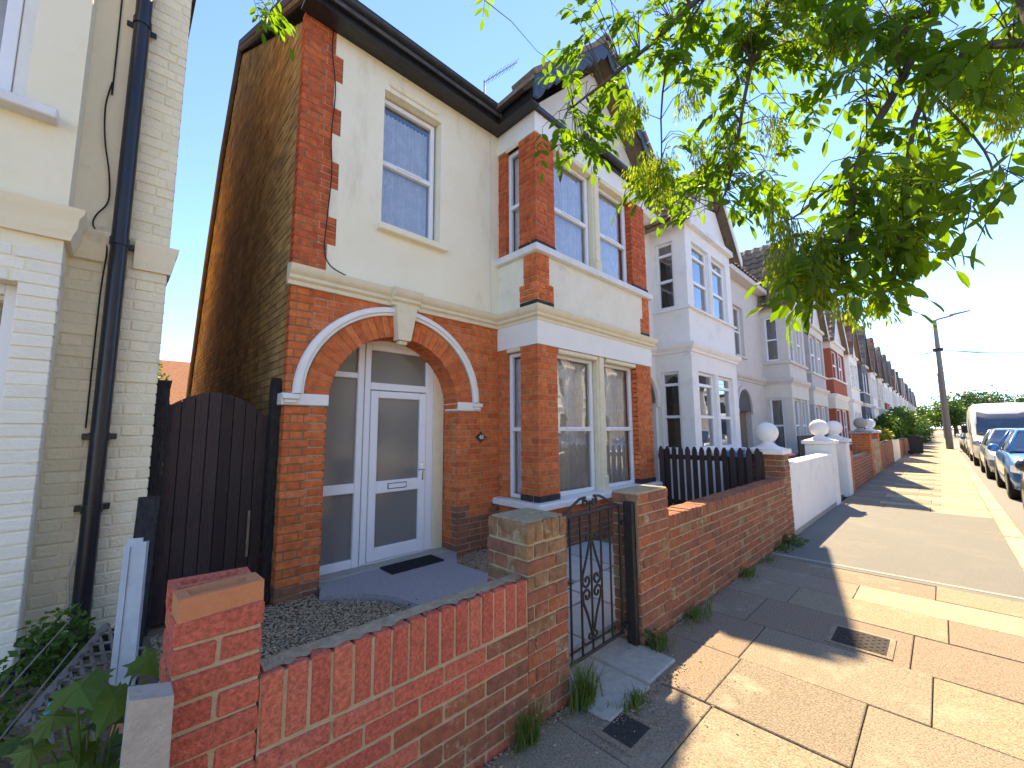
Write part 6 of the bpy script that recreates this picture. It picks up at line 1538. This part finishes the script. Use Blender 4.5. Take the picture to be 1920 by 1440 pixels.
def car(x_, yc, paint, label, H=1.48, L_=4.25, hwid=.88, hood=.95):
    t = thing("parked_car", (x_ + L_ / 2, yc, -.115), label, "car", "cars parked along the kerb")
    Mx = Matrix.Translation((x_, yc, -.115)); k = L_ / 4.25; bt_ = hood
    st_ = [(0, .50, .28, .56), (.05, .70, .24, .66), (.16, .79, .21, .73), (.40, .85, .19, .80), (.8, .88, .18, .88), (1.2, .88, .18, .94), (1.5, .88, .18, .97), (2.4, .885, .18, 1.0), (3.3, .88, .18, 1.02), (3.85, .85, .22, 1.03), (4.12, .79, .28, 1.0), (4.22, .66, .34, .92)]
    rings = []
    for (lx, hw, zb, zt) in st_:
        hw *= hwid / .88; zt = zb + (zt - zb) * bt_ / .95; dz = zt - zb
        half = [(hw * .80, zb), (hw * .96, zb + .10 * dz), (hw, zb + .40 * dz), (hw * .985, zb + .66 * dz), (hw * .95, zb + .86 * dz), (hw * .86, zt - .02), (hw * .55, zt), (hw * .2, zt + .012)]
        rings.append([(lx * k, y_, z_) for (y_, z_) in half] + [(lx * k, -y_, z_) for (y_, z_) in half[::-1]])
    m_ = MB(Mx); loft(m_, rings); body = m_.build("body", paint, t, smooth=50)
    # greenhouse
    bz = .95 * bt_ / .95 + .01; Rz = H
    base_ = [(1.25, .76), (1.75, .80), (2.9, .80), (3.75, .72), (4.0, .60)]; roof_ = [(1.98, .54), (2.2, .58), (2.95, .58), (3.5, .54), (3.62, .50)]
    rings = []
    for f in (0, .5, 1):
        pts = []
        for (b, r_) in zip(base_, roof_): pts.append(((b[0] + (r_[0] - b[0]) * f) * k, (b[1] + (r_[1] - b[1]) * f) * hwid / .88 + .02 * math.sin(f * math.pi), bz + (Rz - .07 - bz) * f))
        rings.append(pts + [(p[0], -p[1], p[2]) for p in pts[::-1]])
    m_ = MB(Mx); loft(m_, rings); m_.build("glasshouse", K['glass_car'], t, smooth=30)
    m_ = MB(Mx)
    rr = [[(p[0], p[1] * 1.02, Rz - .075) for p in rings[2]], [(p[0], p[1] * .98, Rz - .03) for p in rings[2]], [(2.7 * k + (p[0] - 2.7 * k) * .85, p[1] * .75, Rz) for p in rings[2]]]
    loft(m_, rr); m_.build("roof", paint, t, smooth=50)
    for s_ in (-1, 1):
        for i in (0, 2, 3, 4):
            b, r_ = base_[i], roof_[i]; m_ = MB(Mx)
            m_.tube([(b[0] * k, s_ * b[1] * hwid / .88, bz - .01), ((b[0] + r_[0]) / 2 * k, s_ * ((b[1] + r_[1]) / 2 * hwid / .88 + .022), (bz + Rz - .07) / 2), (r_[0] * k, s_ * r_[1] * hwid / .88, Rz - .06)], .032, 6)
            m_.build("pillar", paint, t, smooth=True)
        m_ = MB(Mx); m_.add([(.13, s_ * .50, .60), (.10, s_ * .72, .60), (.32, s_ * .835, .62), (.42, s_ * .82, .755), (.22, s_ * .70, .745), (.16, s_ * .50, .69)], [(0, 1, 2, 3, 4, 5)]); m_.v = [(p[0] - .035, p[1] + s_ * .012, p[2] + .01) for p in m_.v]
        o = m_.build("headlight", K['lamp_glass'], t); md = o.modifiers.new("thick", 'SOLIDIFY'); md.thickness = .05
        m_ = MB(Mx); m_.lathe([(max(.01, .10 * math.sin(a)), -.10 * math.cos(a)) for a in np.linspace(0, math.pi, 9)], (1.55 * k, s_ * (hwid + .09), 1.02 * bt_ / .95), 12); m_.v = [(x_ + (p[0] - x_), p[1], p[2]) for p in m_.v]; m_.build("wing_mirror", paint, t, smooth=True)
        for lx in (.82, 3.38):
            wheel(t, Mx, lx * k, s_ * (hwid - .10), .31, s_)
            m_ = MB(Mx); pts = [(lx * k + .37 * math.cos(a), .31 + .37 * math.sin(a)) for a in np.linspace(R(-8), R(188), 16)]
            m_.prism([(p[0], p[1]) for p in pts], 'y', s_ * (hwid - .30), s_ * (hwid + .002)); m_.build("wheel_arch", K['rubber'], t)
    m_ = MB(Mx); m_.cbox(-.02, .10, -.46, .46, .50, .60, .02); m_.build("grille", K['rubber'], t)
    m_ = MB(Mx); m_.cbox(-.015, .12, -.62, .62, .26, .38, .02); m_.build("bumper_vent", K['rubber'], t)
    m_ = MB(Mx); m_.cbox(-.035, -.02, -.26, .26, .40, .505, .004); m_.build("number_plate", K['plate'], t)
    m_ = MB(Mx); m_.cbox(4.17 * k, 4.26 * k, -.26, .26, .62, .73, .004); m_.build("number_plate", K['plate'], t)
    for s_ in (-1, 1):
        m_ = MB(Mx); m_.cbox(4.05 * k, 4.20 * k, s_ * .55 - .16, s_ * .55 + .16, .72, .92, .02); m_.build("tail_light", K['red'], t)
    return t
car(8.15, -1.78, K['car_dark'], "dark car cut off by the right edge of the picture, nearest of the parked row")
car(13.75, -1.80, K['car_blue'], "bright blue car parked at the kerb facing the camera", H=1.55, L_=4.3, hood=1.02)
car(18.9, -1.74, K['car_grey'], "silver blue car parked behind the bright blue car", H=1.55, hood=1.0)
def van(x_, yc, label):
    t = thing("parked_van", (x_ + 2.8, yc, -.115), label, "van", "cars parked along the kerb"); Mx = Matrix.Translation((x_, yc, -.115))
    st_ = [(0, .62, .35, .80), (.08, .82, .30, .95), (.30, .93, .28, 1.08), (.75, .97, .28, 1.28), (1.05, .98, .28, 1.75), (1.45, .98, .28, 2.30), (1.9, .98, .28, 2.56), (2.4, .98, .28, 2.62), (5.4, .98, .28, 2.62), (5.6, .95, .32, 2.55)]
    rings = []
    for (lx, hw, zb, zt) in st_:
        dz = zt - zb; hi = max(0, (zt - 1.3) / 1.3)
        half = [(hw * .85, zb), (hw * .98, zb + .1), (hw, zb + .38 * dz), (hw * (.99 - .05 * hi), zb + .62 * dz), (hw * (.96 - .08 * hi), zb + .88 * dz), (hw * (.86 - .08 * hi), zt - .03), (hw * .4, zt)]
        rings.append([(lx, y_, z_) for (y_, z_) in half] + [(lx, -y_, z_) for (y_, z_) in half[::-1]])
    m_ = MB(Mx); loft(m_, rings); m_.build("body", K['car_white'], t, smooth=40)
    m_ = MB(Mx); m_.add([(.70, -.80, 1.30), (.70, .80, 1.30), (1.50, .72, 2.20), (1.50, -.72, 2.20)], [(0, 1, 2, 3)]); m_.v = [(p[0] - .05, p[1], p[2] + .04) for p in m_.v]; o = m_.build("windscreen", K['glass_car'], t); md = o.modifiers.new("t", 'SOLIDIFY'); md.thickness = .02
    m_ = MB(Mx); m_.add([(.69, -.82, 1.27), (.69, .82, 1.27), (1.52, .74, 2.23), (1.52, -.74, 2.23)], [(0, 1, 2, 3)]); m_.v = [(p[0] - .02, p[1], p[2] + .015) for p in m_.v]; m_.build("windscreen_seal", K['rubber'], t)
    for s_ in (-1, 1):
        m_ = MB(Mx); m_.add([(1.15, s_ * .985, 1.35), (2.0, s_ * .985, 1.35), (2.0, s_ * .955, 1.95), (1.55, s_ * .955, 1.95)], [(0, 1, 2, 3)]); m_.build("side_window", K['glass_car'], t)
        m_ = MB(Mx); m_.cbox(1.15, 1.30, s_ * 1.12 - .09, s_ * 1.12 + .09, 1.35, 1.68, .03); m_.build("wing_mirror", K['rubber'], t)
        m_ = MB(Mx); m_.cbox(.02, .22, s_ * .68 - .14, s_ * .68 + .14, .85, 1.05, .03); m_.build("headlight", K['lamp_glass'], t)
        for lx in (1.0, 4.5): wheel(t, Mx, lx, s_ * .87, .34, s_)
    m_ = MB(Mx); m_.cbox(-.03, .10, -.55, .55, .62, .82, .02); m_.build("grille", K['rubber'], t); m_ = MB(Mx); m_.cbox(-.04, -.02, -.26, .26, .48, .59, .004); m_.build("number_plate", K['plate'], t)
van(25.0, -1.80, "tall white van parked behind the cars")
for i, (x_, p_, lab) in enumerate(((32.0, 'car_dark', "dark car parked just beyond the white van"), (37.2, 'car_grey', "silver car parked far beyond the white van"), (43.0, 'car_white', "white car farthest along the kerb"))): car(x_, -1.75, K[p_], lab)

# ------------------------------------------------------------------ lamp post and wires
PX, PY = 41.5, -.30
def on_x(u, v, x_): r_ = ray(u, v); return EYE + r_ * (x_ / r_.x)
ZT = on_x(1753, 600, PX).z
lp = thing("street_lamp", (PX, PY, 0), "tall concrete street lamp standing on the pavement", "street lamp", "street lamps")
q = MB(); q.tube([(PX, PY, 0), (PX, PY, 2.0), (PX, PY, ZT * .72), (PX, PY, ZT)], [.19, .17, .135, .10], 12); q.build("column", K['post'], lp, smooth=40)
q = MB(); q.tube([(PX, PY, ZT - .1), (PX, PY - .15, ZT + .02), (PX, PY - .9, ZT + .15)], .06, 8); q.build("arm", K['post'], lp, smooth=40)
q = MB(); q.add([(PX - .14, PY - .75, ZT + .13), (PX + .14, PY - .75, ZT + .13), (PX + .10, PY - 1.75, ZT + .30), (PX - .10, PY - 1.75, ZT + .30), (PX - .12, PY - .75, ZT + .24), (PX + .12, PY - .75, ZT + .24), (PX + .06, PY - 1.75, ZT + .36), (PX - .06, PY - 1.75, ZT + .36)], [(3, 2, 1, 0), (4, 5, 6, 7), (0, 1, 5, 4), (1, 2, 6, 5), (2, 3, 7, 6), (3, 0, 4, 7)]); q.build("lantern", K['post'], lp)
zb_ = on_x(1763, 655, PX).z
q = MB(); q.cbox(PX - .2, PX + .2, PY - .26, PY + .26, zb_ - .12, zb_ + .08, .02)
for i in range(5): q.tube([(PX, PY, zb_ - 1.0 - i * .8), (PX, PY + .35, zb_ - 1.0 - i * .8)], .02, 5)
q.build("cable_bracket", K['iron'], lp)
def wire(p, q_, sag, label, r_=.016):
    a, b = Vector(p), Vector(q_); m_ = MB(); m_.tube([tuple(a.lerp(b, t) - Vector((0, 0, sag * 4 * t * (1 - t)))) for t in np.linspace(0, 1, 16)], r_, 4)
    m_.build("overhead_wire", K['cable'], label=label, cat="wire", group="wires from the street lamp")
J = (PX, PY, zb_)
wire(J, (29.5, 3.0, 7.6), 1.0, "sagging overhead wire from the street lamp to the red tiled gable"); wire(J, (34, 3.0, 7.3), .8, "overhead wire from the street lamp to the dark house"); wire(J, (47, 3.0, 5.7), .5, "short steep wire from the street lamp down to a farther house")
wire(J, (47, -9.5, 7.0), .5, "overhead wire from the street lamp crossing the road, upper", .02); wire(J, (39, -9.5, 5.4), .4, "overhead wire from the street lamp crossing the road, lower"); wire(J, (57, -9.5, 8.8), .6, "overhead wire from the street lamp crossing the road at the highest angle")
lp2 = thing("street_lamp", (82, -.3, 0), "second street lamp far along the pavement behind the first", "street lamp", "street lamps")
q = MB(); q.tube([(82, -.3, 0), (82, -.3, 9)], [.16, .09], 8); q.build("column", K['post'], lp2, smooth=40); q = MB(); q.tube([(82, -.3, 8.9), (82, -1.8, 9.2)], .06, 6); q.build("arm", K['metal'], lp2)
wire((82, -.3, 8.0), (90, -9.5, 7.2), .5, "far overhead wire from the second street lamp across the road", .03)
wire((82, -.3, 8.0), (78, 3.0, 6.4), .5, "far overhead wire from the second street lamp to the terrace", .03)

# ------------------------------------------------------------------ far planting and buildings
shrub("bush", (30.0, 2.4, .95), (1.6, .6, .55), 1800, .17, K['bush_yellow'], "yellow flowering bush spilling over the garden wall", "bush", "bushes down the street")
shrub("bush", (37.0, 2.4, 1.25), (2.6, .8, 1.2), 3000, .22, K['bush'], "large bright green bush behind the black bin", "bush", "bushes down the street")
shrub("bush", (46.0, 2.2, 1.5), (4.5, 1.2, 1.7), 3600, .26, K['bush'], "green hedge mass beyond the large bright bush", "bush", "bushes down the street")
shrub("bush", (60.0, 1.9, 1.2), (7, 1.3, 1.9), 3000, .32, K['bush_dark'], "dark green hedge at the far end of the pavement", "bush", "bushes down the street")
def far_tree(x_, y_, h, r_, mt, label):
    t = thing("tree", (x_, y_, 0), label, "tree", "trees at the end of the street"); m_ = MB()
    m_.tube([(x_, y_, 0), (x_ + .1, y_, h * .4), (x_, y_ + .1, h * .7)], [.3, .22, .08], 8); m_.build("trunk", K['bark'], t)
    m_ = MB(); lobes = [(rnd.gauss(0, .45) * r_, rnd.gauss(0, .45) * r_, h * rnd.uniform(.45, .9), r_ * rnd.uniform(.3, .55)) for _ in range(14)]
    for i in range(2600):
        lb_ = lobes[rnd.randrange(14)]; d = Vector((rnd.gauss(0, 1), rnd.gauss(0, 1), rnd.gauss(0, 1))).normalized() * (rnd.random() ** .35) * lb_[3]
        leaf_quad(m_, Vector((x_ + lb_[0], y_ + lb_[1], lb_[2])) + d, .45 * rnd.uniform(.6, 1.3), .7)
    m_.build("crown", mt, t, kind="stuff", recalc=False, rattr=True)
far_tree(118, -3.5, 9.5, 5.0, K['bush_dark'], "dark spreading tree at the end of the street, left of the pink building")
far_tree(125, 2.0, 6.5, 4.0, K['bush_dark'], "low dark tree closing the end of the pavement")
far_tree(112, -9.5, 7, 3.5, K['bush_dark'], "dark tree beside the pink building")
far_tree(96, -1.6, 5.5, 3.0, K['bush'], "bright green tree beyond the lamp post")
far_tree(140, -8, 9, 5, K['bush_dark'], "farthest tree behind the pink building")
pk = thing("building", (85, -15, 0), "distant pinkish flat roofed building at the right", "building")
q = MB(); q.box(80, 92, -21, -12.5, 0, 6.8); q.build("wall", K['brick_frog'], pk); q = MB(); q.box(79.8, 92.2, -21.2, -12.3, 6.8, 7.1); q.build("parapet", K['concrete'], pk)
wb = thing("building", (62, -15, 0), "grey and white flat roofed building at the right edge", "building")
q = MB(); q.box(56, 68, -20, -11.4, 0, 5.4); q.build("wall", K['h_white'], wb); q = MB(); q.box(55.6, 68.4, -20.4, -11.0, 5.4, 5.8); q.build("flat_roof", K['slate'], wb)
for i in range(4):
    for z_ in (1.0, 3.4):
        w_ = MB(); w_.cbox(55.96, 56.0, -13.6 - i * 1.6, -12.4 - i * 1.6, z_, z_ + 1.3, .005); w_.build("window", K['plaque'], wb)
bb = shrub("bush", (52, -10.6, 1.2), (3, 1.0, 1.2), 1500, .25, K['bush'], "green bush at the right edge behind the white van", "bush", "bushes down the street")
